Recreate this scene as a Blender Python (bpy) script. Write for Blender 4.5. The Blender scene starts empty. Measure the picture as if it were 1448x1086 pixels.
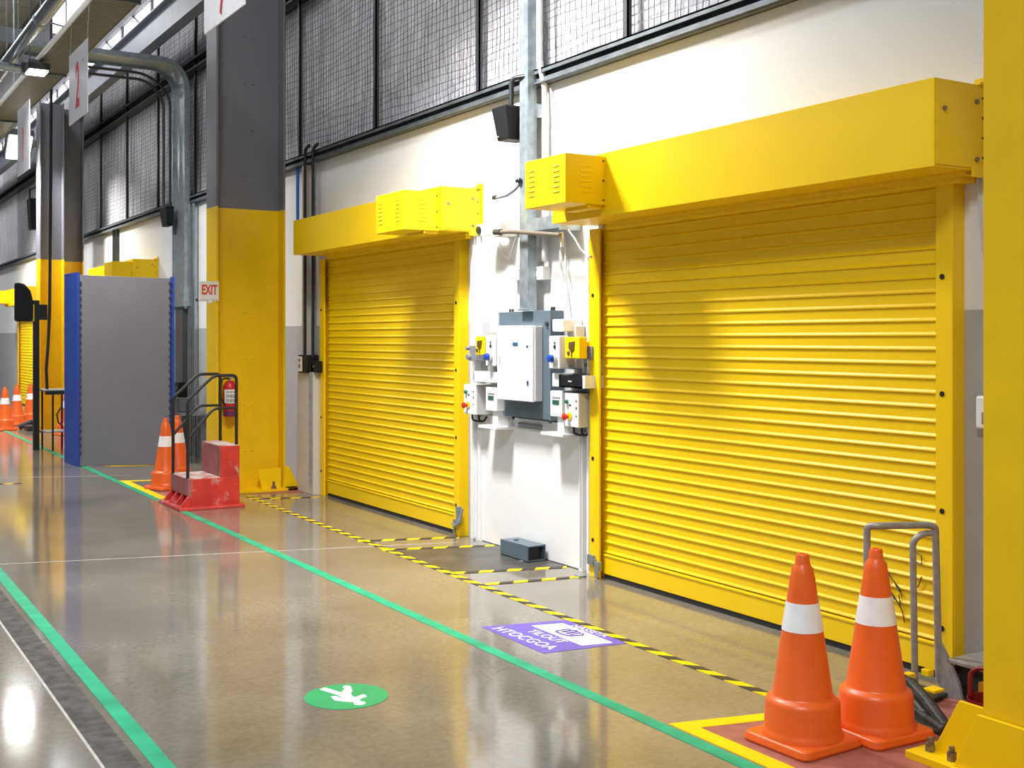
import bpy, bmesh, math, random
from mathutils import Vector, Matrix
random.seed(7)
S = bpy.context.scene
COL = S.collection
PI = math.pi

# ------------------------------------------------------------------ materials
def mat(name, color, rough=0.5, metal=0.0, var=0.06, scale=6.0, bump=0.0, bscale=60.0, spec=0.5, color2=None, lo=0.35, hi=0.65):
    m = bpy.data.materials.new(name); m.use_nodes = True
    nt = m.node_tree; b = nt.nodes['Principled BSDF']
    b.inputs['Roughness'].default_value = rough
    b.inputs['Metallic'].default_value = metal
    b.inputs['Specular IOR Level'].default_value = spec
    tc = nt.nodes.new('ShaderNodeTexCoord')
    n = nt.nodes.new('ShaderNodeTexNoise'); n.inputs['Scale'].default_value = scale
    n.inputs['Detail'].default_value = 5
    nt.links.new(tc.outputs['Object'], n.inputs['Vector'])
    r = nt.nodes.new('ShaderNodeValToRGB')
    r.color_ramp.elements[0].position = lo; r.color_ramp.elements[1].position = hi
    c2 = color2 or tuple(c * (1 - var) for c in color)
    r.color_ramp.elements[0].color = (*c2, 1); r.color_ramp.elements[1].color = (*color, 1)
    nt.links.new(n.outputs['Fac'], r.inputs['Fac'])
    nt.links.new(r.outputs['Color'], b.inputs['Base Color'])
    if bump:
        n2 = nt.nodes.new('ShaderNodeTexNoise'); n2.inputs['Scale'].default_value = bscale
        nt.links.new(tc.outputs['Object'], n2.inputs['Vector'])
        bp = nt.nodes.new('ShaderNodeBump'); bp.inputs['Strength'].default_value = bump
        bp.inputs['Distance'].default_value = 0.01
        nt.links.new(n2.outputs['Fac'], bp.inputs['Height'])
        nt.links.new(bp.outputs['Normal'], b.inputs['Normal'])
    return m

def two_tone(name, low, high, z, rough=0.4, spec=0.5):
    """paint that changes colour at a fixed height above the floor"""
    m = mat(name, low, rough, spec=spec); nt = m.node_tree; b = nt.nodes['Principled BSDF']
    g = nt.nodes.new('ShaderNodeNewGeometry'); s = nt.nodes.new('ShaderNodeSeparateXYZ')
    nt.links.new(g.outputs['Position'], s.inputs[0])
    gt = nt.nodes.new('ShaderNodeMath'); gt.operation = 'GREATER_THAN'; gt.inputs[1].default_value = z
    nt.links.new(s.outputs['Z'], gt.inputs[0])
    mx = nt.nodes.new('ShaderNodeMix'); mx.data_type = 'RGBA'
    old = b.inputs['Base Color'].links[0].from_socket
    nt.links.new(gt.outputs[0], mx.inputs['Factor'])
    nt.links.new(old, mx.inputs['A']); mx.inputs['B'].default_value = (*high, 1)
    nt.links.new(mx.outputs['Result'], b.inputs['Base Color'])
    return m

def glow(name, color, strength):
    m = bpy.data.materials.new(name); m.use_nodes = True
    b = m.node_tree.nodes['Principled BSDF']
    b.inputs['Base Color'].default_value = (0.8, 0.8, 0.8, 1)
    b.inputs['Emission Color'].default_value = (*color, 1); b.inputs['Emission Strength'].default_value = strength
    return m

M = {}
M['yellow'] = mat('yellow_paint', (0.90, 0.585, 0.001), 0.42, var=0.03, scale=3, spec=0.35)
M['yellow_floor'] = mat('yellow_floor_tape', (0.92, 0.66, 0.004), 0.5, var=0.1, scale=9, spec=0.2)
M['black_tape'] = mat('black_floor_tape', (0.06, 0.055, 0.042), 0.5, var=0.3, scale=20, spec=0.2)
M['green'] = mat('green_floor_tape', (0.025, 0.44, 0.235), 0.45, var=0.35, scale=5, spec=0.2)
M['green_sign'] = mat('green_sign_vinyl', (0.015, 0.40, 0.14), 0.35, var=0.15)
M['purple'] = mat('purple_sign_vinyl', (0.165, 0.115, 0.52), 0.45, var=0.1, spec=0.25)
M['white'] = mat('white_enamel', (0.82, 0.82, 0.83), 0.4, var=0.02)
M['white_plastic'] = mat('white_plastic', (0.78, 0.78, 0.78), 0.45, var=0.03)
M['white_vinyl'] = mat('white_vinyl', (0.85, 0.85, 0.85), 0.5, var=0.03)
M['beige'] = mat('off_white_trunking', (0.60, 0.57, 0.52), 0.5, var=0.08, scale=4)
M['control_grey'] = mat('light_grey_enclosure', (0.62, 0.63, 0.64), 0.4, var=0.03)
M['mid_grey'] = mat('mid_grey_plastic', (0.22, 0.23, 0.25), 0.5)
M['slate'] = mat('slate_blue_steel', (0.105, 0.145, 0.18), 0.45, var=0.12)
M['galv'] = mat('galvanised_steel', (0.36, 0.42, 0.46), 0.38, 0.55, var=0.3, scale=14)
M['galv_dark'] = mat('dull_galvanised_steel', (0.15, 0.17, 0.19), 0.5, 0.4, var=0.4, scale=8)
M['dark_steel'] = mat('dark_steel', (0.055, 0.058, 0.065), 0.45, 0.3, var=0.2)
M['wire'] = mat('weathered_wire', (0.09, 0.085, 0.09), 0.5, 0.4)
M['black'] = mat('black_powder_coat', (0.012, 0.013, 0.015), 0.4)
M['black_matt'] = mat('black_plastic', (0.008, 0.009, 0.011), 0.6, bump=0.1, bscale=200, spec=0.25)
M['rubber'] = mat('black_rubber', (0.012, 0.012, 0.012), 0.7)
M['orange'] = mat('orange_rubber', (0.86, 0.135, 0.016), 0.36, var=0.08, scale=9, bump=0.05, bscale=40)
M['reflective'] = mat('reflective_band', (0.93, 0.93, 0.96), 0.3, 0.0, var=0.08, scale=12)
M['red'] = mat('red_enamel', (0.55, 0.02, 0.02), 0.35, var=0.1)
M['deep_red'] = mat('deep_red_enamel', (0.22, 0.012, 0.015), 0.35, var=0.2)
M['blue'] = mat('blue_plastic', (0.01, 0.06, 0.45), 0.4, var=0.1)
M['blue_panel'] = mat('blue_edge_trim', (0.008, 0.05, 0.33), 0.6, var=0.1)
M['green_btn'] = mat('green_plastic', (0.01, 0.18, 0.08), 0.4)
M['lcd'] = mat('dark_display', (0.03, 0.10, 0.07), 0.25)
M['label_ink'] = mat('dark_ink', (0.03, 0.04, 0.06), 0.5)
M['badge'] = mat('blue_badge', (0.02, 0.10, 0.22), 0.4)
M['board_grey'] = mat('grey_laminate', (0.175, 0.17, 0.19), 0.55, var=0.06, scale=4, spec=0.3)
M['tube_grey'] = mat('grey_tube_steel', (0.36, 0.35, 0.345), 0.4, 0.25, var=0.25, scale=30)
M['grime'] = mat('grimy_cast_iron', (0.05, 0.047, 0.043), 0.5, 0.3, color2=(0.018, 0.017, 0.016), scale=18, bump=0.4, bscale=40)
M['red_floor'] = mat('red_floor_paint', (0.40, 0.135, 0.10), 0.5, var=0.25, scale=14)
M['mat_dark'] = mat('dark_anti_slip_paint', (0.085, 0.08, 0.07), 0.35, color2=(0.05, 0.047, 0.042), scale=5)
M['conduit'] = mat('grey_white_conduit', (0.62, 0.62, 0.62), 0.4, var=0.05)
M['cable_blue'] = mat('blue_cable', (0.02, 0.16, 0.55), 0.5)
M['brown_rod'] = mat('brown_metal_rod', (0.22, 0.19, 0.15), 0.4, 0.5)
M['pipe'] = mat('silver_pipe', (0.42, 0.48, 0.52), 0.22, 0.85, var=0.2)
M['sign_red'] = mat('red_vinyl', (0.62, 0.015, 0.02), 0.5)
M['exit_red'] = mat('red_orange_lettering', (0.68, 0.06, 0.015), 0.5)
M['acrylic'] = mat('white_sign_board', (0.72, 0.73, 0.80), 0.25, var=0.02)
M['silver_bolt'] = mat('zinc_bolt', (0.30, 0.26, 0.20), 0.4, 0.7, var=0.4, scale=60)
M['lens'] = glow('lit_led_lens', (1.0, 0.98, 0.93), 20.0)
M['skylight'] = glow('daylit_translucent_sheet', (0.93, 0.96, 1.0), 3.0)
M['panel_glow'] = glow('added_panel_glow', (0.97, 0.99, 1.0), 5.0)
M['column'] = two_tone('column_paint', (0.84, 0.535, 0.002), (0.15, 0.15, 0.175), 2.95, 0.42, 0.4)
M['wall'] = two_tone('wall_paint', (0.44, 0.445, 0.46), (0.78, 0.785, 0.80), 1.73, 0.55, 0.3)

def red_concrete():
    m = mat('worn_red_concrete', (0.60, 0.035, 0.022), 0.5, color2=(0.42, 0.022, 0.02), scale=5, bump=0.25, bscale=25)
    nt = m.node_tree; b = nt.nodes['Principled BSDF']; old = b.inputs['Base Color'].links[0].from_socket
    tc = nt.nodes.new('ShaderNodeTexCoord'); n = nt.nodes.new('ShaderNodeTexNoise')
    n.inputs['Scale'].default_value = 6.5; n.inputs['Detail'].default_value = 10; n.inputs['Roughness'].default_value = 0.75
    nt.links.new(tc.outputs['Object'], n.inputs['Vector'])
    r = nt.nodes.new('ShaderNodeValToRGB'); r.color_ramp.elements[0].position = 0.56; r.color_ramp.elements[1].position = 0.64
    r.color_ramp.elements[0].color = (0, 0, 0, 1); r.color_ramp.elements[1].color = (0.75, 0.75, 0.75, 1)
    nt.links.new(n.outputs['Fac'], r.inputs['Fac'])
    mx = nt.nodes.new('ShaderNodeMix'); mx.data_type = 'RGBA'
    nt.links.new(r.outputs['Color'], mx.inputs['Factor']); nt.links.new(old, mx.inputs['A'])
    mx.inputs['B'].default_value = (0.50, 0.36, 0.34, 1); nt.links.new(mx.outputs['Result'], b.inputs['Base Color'])
    return m
M['red_concrete'] = red_concrete()
M['dusty_tread'] = mat('dusty_scuffed_red_tread', (0.62, 0.52, 0.50), 0.6, color2=(0.50, 0.12, 0.10), scale=9, lo=0.36, hi=0.5)
M['dusty_face'] = mat('scuffed_dull_red_riser', (0.34, 0.12, 0.12), 0.55, color2=(0.28, 0.055, 0.06), scale=7, bump=0.2, bscale=30)

def floor_material():
    m = bpy.data.materials.new('polished_concrete'); m.use_nodes = True
    nt = m.node_tree; b = nt.nodes['Principled BSDF']; L = nt.links
    g = nt.nodes.new('ShaderNodeNewGeometry')
    def noise(sc, det, stretch=None, rough=0.55):
        n = nt.nodes.new('ShaderNodeTexNoise'); n.inputs['Scale'].default_value = sc
        n.inputs['Detail'].default_value = det; n.inputs['Roughness'].default_value = rough
        if stretch:
            mp = nt.nodes.new('ShaderNodeMapping'); mp.inputs['Scale'].default_value = stretch
            L.new(g.outputs['Position'], mp.inputs['Vector']); L.new(mp.outputs['Vector'], n.inputs['Vector'])
        else: L.new(g.outputs['Position'], n.inputs['Vector'])
        return n
    a = noise(1.1, 6); c = noise(30, 4); d = noise(2.2, 7, (1.0, 0.35, 1.0), 0.7); e = noise(0.9, 2)
    r1 = nt.nodes.new('ShaderNodeValToRGB')
    r1.color_ramp.elements[0].position = 0.3; r1.color_ramp.elements[0].color = (0.160, 0.144, 0.116, 1)
    r1.color_ramp.elements[1].position = 0.7; r1.color_ramp.elements[1].color = (0.255, 0.232, 0.190, 1)
    L.new(a.outputs['Fac'], r1.inputs['Fac'])
    r2 = nt.nodes.new('ShaderNodeValToRGB')
    r2.color_ramp.elements[0].position = 0.25; r2.color_ramp.elements[0].color = (0.78, 0.78, 0.78, 1)
    r2.color_ramp.elements[1].position = 0.75; r2.color_ramp.elements[1].color = (1.18, 1.18, 1.18, 1)
    L.new(c.outputs['Fac'], r2.inputs['Fac'])
    mx = nt.nodes.new('ShaderNodeMix'); mx.data_type = 'RGBA'; mx.blend_type = 'MULTIPLY'; mx.inputs['Factor'].default_value = 0.8
    L.new(r1.outputs['Color'], mx.inputs['A']); L.new(r2.outputs['Color'], mx.inputs['B'])
    r3 = nt.nodes.new('ShaderNodeValToRGB')
    r3.color_ramp.elements[0].position = 0.35; r3.color_ramp.elements[0].color = (0.80, 0.80, 0.80, 1)
    r3.color_ramp.elements[1].position = 0.72; r3.color_ramp.elements[1].color = (1.15, 1.15, 1.15, 1)
    L.new(d.outputs['Fac'], r3.inputs['Fac'])
    mx2 = nt.nodes.new('ShaderNodeMix'); mx2.data_type = 'RGBA'; mx2.blend_type = 'MULTIPLY'; mx2.inputs['Factor'].default_value = 0.45
    L.new(mx.outputs['Result'], mx2.inputs['A']); L.new(r3.outputs['Color'], mx2.inputs['B'])
    L.new(mx2.outputs['Result'], b.inputs['Base Color'])
    rr = nt.nodes.new('ShaderNodeMapRange'); rr.inputs['To Min'].default_value = 0.06; rr.inputs['To Max'].default_value = 0.15
    L.new(e.outputs['Fac'], rr.inputs['Value']); L.new(rr.outputs['Result'], b.inputs['Roughness'])
    b.inputs['IOR'].default_value = 2.3
    bp = nt.nodes.new('ShaderNodeBump'); bp.inputs['Strength'].default_value = 0.03; bp.inputs['Distance'].default_value = 0.01
    w = noise(4, 1.5, (1.0, 1.6, 1.0)); L.new(w.outputs['Fac'], bp.inputs['Height']); L.new(bp.outputs['Normal'], b.inputs['Normal'])
    return m
M['floor'] = floor_material()

def sheet_material():
    """wrinkled silvery insulation sheeting hung in vertical strips"""
    m = bpy.data.materials.new('silver_insulation_sheet'); m.use_nodes = True
    nt = m.node_tree; b = nt.nodes['Principled BSDF']; L = nt.links
    g = nt.nodes.new('ShaderNodeNewGeometry')
    mp = nt.nodes.new('ShaderNodeMapping'); mp.inputs['Scale'].default_value = (1, 2.2, 0.6); L.new(g.outputs['Position'], mp.inputs['Vector'])
    n = nt.nodes.new('ShaderNodeTexNoise'); n.inputs['Scale'].default_value = 3.0; n.inputs['Detail'].default_value = 9; n.inputs['Roughness'].default_value = 0.7
    L.new(mp.outputs['Vector'], n.inputs['Vector'])
    r = nt.nodes.new('ShaderNodeValToRGB'); r.color_ramp.elements[0].position = 0.32; r.color_ramp.elements[0].color = (0.52, 0.51, 0.56, 1)
    r.color_ramp.elements[1].position = 0.66; r.color_ramp.elements[1].color = (0.90, 0.89, 0.95, 1)
    L.new(n.outputs['Fac'], r.inputs['Fac']); L.new(r.outputs['Color'], b.inputs['Base Color'])
    b.inputs['Roughness'].default_value = 0.42; b.inputs['Metallic'].default_value = 0.0
    mp2 = nt.nodes.new('ShaderNodeMapping'); mp2.inputs['Scale'].default_value = (1, 9, 2.5); L.new(g.outputs['Position'], mp2.inputs['Vector'])
    n2 = nt.nodes.new('ShaderNodeTexNoise'); n2.inputs['Scale'].default_value = 3; n2.inputs['Detail'].default_value = 6; L.new(mp2.outputs['Vector'], n2.inputs['Vector'])
    bp = nt.nodes.new('ShaderNodeBump'); bp.inputs['Strength'].default_value = 0.9; bp.inputs['Distance'].default_value = 0.06
    L.new(n2.outputs['Fac'], bp.inputs['Height']); L.new(bp.outputs['Normal'], b.inputs['Normal'])
    return m
M['sheet'] = sheet_material()

def ribbed(name, color, axis, scale, rough=0.5, metal=0.0, strength=0.6):
    m = mat(name, color, rough, metal, var=0.15, scale=3); nt = m.node_tree; b = nt.nodes['Principled BSDF']
    g = nt.nodes.new('ShaderNodeNewGeometry'); w = nt.nodes.new('ShaderNodeTexWave'); w.bands_direction = axis
    w.inputs['Scale'].default_value = scale; nt.links.new(g.outputs['Position'], w.inputs['Vector'])
    bp = nt.nodes.new('ShaderNodeBump'); bp.inputs['Strength'].default_value = strength; bp.inputs['Distance'].default_value = 0.03
    nt.links.new(w.outputs['Fac'], bp.inputs['Height']); nt.links.new(bp.outputs['Normal'], b.inputs['Normal'])
    return m
M['deck'] = ribbed('ribbed_galvanised_tray', (0.16, 0.165, 0.135), 'Y', 4.5, 0.45, 0.3, 1.0)
M['cladding'] = ribbed('grey_wall_cladding', (0.20, 0.19, 0.22), 'Y', 2.2, 0.5)
M['roof'] = ribbed('roof_sheeting', (0.60, 0.58, 0.44), 'Y', 1.2, 0.5)

# ------------------------------------------------------------------ mesh builder
ROOTS = {}
class MB:
    def __init__(s): s.v = []; s.f = []; s.mi = []; s.pr = []
    def add(s, vs, fs, mi=0):
        o = len(s.v); s.pr.append((list(vs), list(fs), mi)); s.v += [tuple(v) for v in vs]; s.f += [tuple(i + o for i in f) for f in fs]; s.mi += [mi] * len(fs); return s
    def box(s, x0, x1, y0, y1, z0, z1, mi=0):
        x0, x1 = sorted((x0, x1)); y0, y1 = sorted((y0, y1)); z0, z1 = sorted((z0, z1))
        vs = [(x, y, z) for z in (z0, z1) for y in (y0, y1) for x in (x0, x1)]
        return s.add(vs, [(0, 2, 3, 1), (4, 5, 7, 6), (0, 1, 5, 4), (2, 6, 7, 3), (0, 4, 6, 2), (1, 3, 7, 5)], mi)
    def prism(s, bottom, top, mi=0):
        n = len(bottom); vs = list(bottom) + list(top)
        fs = [tuple(range(n - 1, -1, -1)), tuple(range(n, 2 * n))] + [(i, (i + 1) % n, (i + 1) % n + n, i + n) for i in range(n)]
        return s.add(vs, fs, mi)
    def extr(s, poly, axis, a, b, mi=0):
        """2-D polygon extruded along an axis: x -> (y,z), y -> (x,z), z -> (x,y)"""
        f = {'x': lambda p, t: (t, p[0], p[1]), 'y': lambda p, t: (p[0], t, p[1]), 'z': lambda p, t: (p[0], p[1], t)}[axis]
        return s.prism([f(p, a) for p in poly], [f(p, b) for p in poly], mi)
    def tube(s, path, r, n=10, closed=False, mi=0, r2=None):
        P = [Vector(p) for p in path]; m = len(P); rings = []; prev = None
        for i in range(m):
            if closed: t = (P[(i + 1) % m] - P[i - 1])
            else: t = P[min(i + 1, m - 1)] - P[max(i - 1, 0)]
            t.normalize()
            if prev is None:
                a = Vector((0, 0, 1)) if abs(t.z) < 0.9 else Vector((1, 0, 0)); u = t.cross(a).normalized()
            else:
                u = prev - t * prev.dot(t); u.normalize()
            prev = u; w = t.cross(u)
            rr = r if r2 is None else r + (r2 - r) * i / max(1, m - 1)
            rings.append([P[i] + (u * math.cos(2 * PI * k / n) + w * math.sin(2 * PI * k / n)) * rr for k in range(n)])
        vs = [p for R in rings for p in R]; fs = []
        for i in range(m if closed else m - 1):
            j = (i + 1) % m
            for k in range(n):
                fs.append((i * n + k, i * n + (k + 1) % n, j * n + (k + 1) % n, j * n + k))
        if not closed: fs += [tuple(range(n - 1, -1, -1)), tuple((m - 1) * n + k for k in range(n))]
        return s.add(vs, fs, mi)
    def cyl(s, p0, p1, r, n=16, r2=None, mi=0): return s.tube([p0, p1], r, n, False, mi, r2)
    def lathe(s, prof, c, n=40, mi=0, axis='z'):
        cx, cy, cz = c; vs = []; fs = []; m = len(prof)
        for (r, h) in prof:
            for k in range(n):
                a = 2 * PI * k / n; u, w = r * math.cos(a), r * math.sin(a)
                vs.append({'z': (cx + u, cy + w, cz + h), 'x': (cx - h, cy + u, cz + w), 'y': (cx + u, cy - h, cz + w)}[axis])
        for i in range(m - 1):
            for k in range(n): fs.append((i * n + k, i * n + (k + 1) % n, (i + 1) * n + (k + 1) % n, (i + 1) * n + k))
        fs += [tuple(range(n - 1, -1, -1)), tuple((m - 1) * n + k for k in range(n))]
        return s.add(vs, fs, mi)
    def ball(s, c, r, n=12, mi=0, sc=(1, 1, 1)):
        vs = []; fs = []
        for i in range(n + 1):
            t = PI * i / n
            for k in range(n): vs.append((c[0] + sc[0] * r * math.sin(t) * math.cos(2 * PI * k / n), c[1] + sc[1] * r * math.sin(t) * math.sin(2 * PI * k / n), c[2] + sc[2] * r * math.cos(t)))
        for i in range(n):
            for k in range(n): fs.append((i * n + k, (i + 1) * n + k, (i + 1) * n + (k + 1) % n, i * n + (k + 1) % n))
        return s.add(vs, fs, mi)
    def pieces(s, name, m, parent, per=1, **kw):
        """every separate piece (of `per` primitives) becomes an object of its own"""
        out = []
        for i in range(0, len(s.pr), per):
            q = MB()
            for vs, fs, mi in s.pr[i:i + per]: q.add(vs, fs, mi)
            out.append(q.build(name, m, parent, **kw))
        return out
    def build(s, name, m, parent=None, bev=0.0, smooth=False, seg=2, loc=None):
        me = bpy.data.meshes.new(name); o = bpy.data.objects.new(name, me); COL.objects.link(o)
        off = Vector((0, 0, 0))
        if parent is not None:
            off = ROOTS[parent.name]; o.parent = parent; ROOTS[o.name] = off
        else:
            if loc is None:
                xs = [v[0] for v in s.v]; ys = [v[1] for v in s.v]; zs = [v[2] for v in s.v]
                loc = ((min(xs) + max(xs)) / 2, (min(ys) + max(ys)) / 2, min(zs))
            off = Vector(loc); o.location = off; ROOTS[o.name] = off
        me.from_pydata([tuple(Vector(v) - off) for v in s.v], [], s.f)
        for mm in (m if isinstance(m, (list, tuple)) else [m]): me.materials.append(mm)
        for p, i in zip(me.polygons, s.mi): p.material_index = i
        bm = bmesh.new(); bm.from_mesh(me); bmesh.ops.remove_doubles(bm, verts=bm.verts, dist=1e-6)
        bmesh.ops.recalc_face_normals(bm, faces=bm.faces); bm.to_mesh(me); bm.free()
        if smooth:
            me.shade_smooth(); me.set_sharp_from_angle(angle=math.radians(40))
        if bev:
            b = o.modifiers.new('bevel', 'BEVEL'); b.width = bev; b.segments = seg; b.limit_method = 'ANGLE'
        return o

def tag(o, label=None, cat=None, group=None, kind=None):
    if label: o['label'] = label
    if cat: o['category'] = cat
    if group: o['group'] = group
    if kind: o['kind'] = kind
    return o
def thing(name, loc, label, cat, group=None):
    o = bpy.data.objects.new(name, None); COL.objects.link(o); o.location = loc; o.empty_display_size = 0.1
    ROOTS[o.name] = Vector(loc)
    return tag(o, label, cat, group)
def struct(o): o['kind'] = 'structure'; return o
def copy_thing(root, loc, label=None, group=None, rotz=None):
    r = root.copy(); COL.objects.link(r); r.location = loc
    if rotz is not None: r.rotation_euler.z = rotz
    if label: r['label'] = label
    if group: r['group'] = group
    for ch in list(root.children):
        c = ch.copy(); COL.objects.link(c); c.parent = r
        for g in list(ch.children):
            d = g.copy(); COL.objects.link(d); d.parent = c
    return r

def arc(c, r, a0, a1, n, plane):
    out = []
    for i in range(n + 1):
        a = math.radians(a0 + (a1 - a0) * i / n); u, w = r * math.cos(a), r * math.sin(a)
        out.append({'xz': (c[0] + u, c[1], c[2] + w), 'yz': (c[0], c[1] + u, c[2] + w), 'xy': (c[0] + u, c[1] + w, c[2])}[plane])
    return out
def rounded(path, r, n=5):
    """polyline with its corners rounded"""
    P = [Vector(p) for p in path]; out = [P[0]]
    for i in range(1, len(P) - 1):
        a = (P[i - 1] - P[i]); b = (P[i + 1] - P[i]); rr = min(r, a.length * 0.45, b.length * 0.45)
        p0 = P[i] + a.normalized() * rr; p1 = P[i] + b.normalized() * rr
        for k in range(n + 1):
            t = k / n; out.append(p0 * (1 - t) ** 2 + P[i] * 2 * t * (1 - t) + p1 * t ** 2)
    out.append(P[-1]); return out

def lettering(txt, size, m, parent, origin, xd, yd, name='lettering', depth=0.0015, align='CENTER', xs=1.0, bold=0.0):
    cu = bpy.data.curves.new('t', 'FONT'); cu.body = txt; cu.size = size; cu.extrude = depth; cu.align_x = align; cu.align_y = 'CENTER'
    cu.resolution_u = 4; cu.offset = bold
    t = bpy.data.objects.new('t', cu); COL.objects.link(t)
    me = bpy.data.meshes.new_from_object(t); bpy.data.objects.remove(t)
    x = Vector(xd).normalized(); y = Vector(yd).normalized(); z = x.cross(y)
    off = ROOTS[parent.name]
    for v in me.vertices:
        c = v.co.copy(); v.co = Vector(origin) + x * c.x * xs + y * c.y + z * c.z - off
    me.materials.clear(); me.materials.append(m)
    o = bpy.data.objects.new(name, me); me.name = name; COL.objects.link(o); o.parent = parent; ROOTS[o.name] = off
    return o

# ------------------------------------------------------------------ setting
W = 4.62                                      # wall face
struct(MB().box(-14, 6, -9, 46, -0.2, 0).build('floor', M['floor']))
struct(MB().box(W, W + 0.13, -6, 44, 0, 3.46).build('wall_right', M['wall']))
struct(MB().box(W + 0.05, W + 0.13, -6, 44, 3.46, 6.45).build('wall_right_upper', M['sheet']))
struct(MB().box(W + 0.02, W + 0.2, -6, 44, 6.88, 9.2).build('wall_right_cladding', M['cladding']))
struct(MB().box(-14, W + 0.2, 44, 44.2, 0, 9.2).build('wall_far', M['cladding']))
struct(MB().box(-14, W + 0.2, -9, 44.2, 9.2, 9.4).build('ceiling', M['roof']))
# clerestory of translucent sheeting
w1 = struct(MB().box(W + 0.1, W + 0.16, -6, 44, 6.45, 6.88).build('window_1', M['skylight']))
struct(MB().box(W - 0.01, W + 0.05, 22.4, 26.6, 7.15, 9.1).build('window_2', M['skylight']))
wm = MB()
y = -5.0
while y < 44:
    wm.box(W + 0.06, W + 0.1, y, y + 0.06, 6.45, 6.88); wm.tube([(W + 0.07, y + .3, 6.45), (W + 0.07, y + 1.2, 6.88)], 0.015, 6); y += 1.95
wm.build('window_frame', M['dark_steel'], w1)
# steel rails along the wall
def channel(z0, z1, x0, x1, lip=0.012):
    b = MB(); b.box(x1 - lip, x1, -6, 43.9, z0, z1); b.box(x0, x1, -6, 43.9, z0, z0 + lip); b.box(x0, x1, -6, 43.9, z1 - lip, z1)
    b.box(x0, x0 + lip, -6, 43.9, z1 - 0.035, z1); b.box(x0 + 0.02, x0 + 0.03, -6, 43.9, z0, z0 + 0.04)
    return b
struct(channel(3.43, 3.535, W - 0.09, W).build('trim_1', M['galv_dark']))
struct(channel(5.22, 5.38, W - 0.10, W + 0.05).build('trim_2', M['dark_steel']))
struct(channel(6.36, 6.47, W - 0.10, W + 0.05).build('trim_3', M['galv_dark']))

# floor joints and channel (saw cuts filled with pale sealant)
jm = mat('pale_joint_sealant', (0.55, 0.53, 0.49), 0.5, var=0.3, scale=12)
def floor_strip(p0, p1, w, m, z=0.0012):
    a = Vector((*p0, 0)); b = Vector((*p1, 0)); d = (b - a).normalized(); n = Vector((-d.y, d.x, 0)) * w / 2
    return MB().prism([a - n, b - n, b + n, a + n], [v + Vector((0, 0, z)) for v in (a - n, b - n, b + n, a + n)])
struct(floor_strip((0.2, 9.22), (4.4, 8.02), 0.012, jm).build('trim_4', jm))
struct(floor_strip((-1.0, 15.7), (3.3, 13.9), 0.014, jm).build('trim_5', jm))
struct(floor_strip((1.035, -2), (1.035, 40), 0.12, None).build('trim_6', mat('dark_channel_concrete', (0.13, 0.125, 0.12), 0.75, color2=(0.075, 0.072, 0.068), scale=14, spec=0.05)))
struct(floor_strip((0.968, -2), (0.968, 40), 0.012, jm).build('trim_7', jm))

# ------------------------------------------------------------------ floor tapes and signs
def tape(p0, p1, w, m, label, name='floor_tape', z=0.0022, cat='floor tape'):
    return tag(floor_strip(p0, p1, w, m, z).build(name, m), label, cat)
tape((3.025, -2), (3.045, 40), 0.068, M['green'], 'long green floor tape running beside the red step block and the yellow corner')
tape((1.165, -2), (1.165, 40), 0.07, M['green'], 'long green floor tape beside the dark channel at lower left')
def hazard(p0, p1, w, label, per=0.20, z=0.0030, slant=1.2):
    a = Vector((*p0, 0)); b = Vector((*p1, 0)); L = (b - a).length; d = (b - a).normalized(); n = Vector((-d.y, d.x, 0))
    mb = MB(); k = 0; s = 0.0
    half = per / 2
    def P(t, side):
        t = t + (slant * w if side > 0 else -slant * w) * 0.5
        t = max(0, min(L, t)); return a + d * t + n * side * w / 2
    while s < L:
        e = min(s + half, L)
        bt = [P(s, -1), P(e, -1), P(e, 1), P(s, 1)]
        mb.prism(bt, [v + Vector((0, 0, z)) for v in bt], k % 2); s = e; k += 1
    return tag(mb.build('hazard_tape', [M['yellow_floor'], M['black_tape']]), label, 'hazard tape')
hazard((3.87, 11.5), (3.70, 3.45), 0.055, 'long yellow and black striped floor tape running parallel to the shutters')
hazard((3.83, 11.24), (4.47, 11.02), 0.055, 'striped floor tape crossing to the far post of the smaller shutter', z=0.0034, slant=0.5)
hazard((3.75, 8.47), (4.53, 8.21), 0.055, 'striped floor tape ending at the near post of the smaller shutter', z=0.0034, slant=0.5)
hazard((3.75, 8.02), (4.58, 7.74), 0.06, 'striped floor tape along the far edge of the dark floor patch', z=0.0034, slant=0.5)
hazard((3.78, 6.98), (4.58, 6.745), 0.06, 'striped floor tape along the near edge of the dark floor patch', z=0.0034, slant=0.5)
hazard((3.80, 6.55), (4.50, 6.42), 0.055, 'striped floor tape ending at the left post of the larger shutter', z=0.0034, slant=0.5)
hazard((1.55, 13.95), (2.1, 13.76), 0.05, 'short scrap of striped tape on the far left floor', z=0.0034, slant=0.5)
mp = [(3.79, 8.0), (4.615, 7.72), (4.615, 6.74), (3.80, 6.98)]
tag(MB().extr(mp, 'z', 0, 0.0015).build('floor_patch', M['mat_dark']), 'dark grey painted floor patch between striped tapes below the cabinet', 'floor marking')
def red_patch(pts, label): return tag(MB().extr(pts, 'z', 0, 0.0012).build('floor_patch', M['red_floor']), label, 'floor marking')
red_patch([(3.14, 3.72), (3.70, 3.60), (4.4, 3.45), (4.4, 1.9), (3.14, 1.9)], 'red painted floor patch under the two large cones')
red_patch([(3.75, 12.2), (4.6, 12.1), (4.6, 11.35), (4.1, 11.5), (3.7, 11.8)], 'red painted floor around the base of the grey and yellow column')
def ell(pts, label): return tag(MB().extr(pts, 'z', 0, 0.0032).build('floor_tape', M['yellow_floor']), label, 'floor tape')
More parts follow.
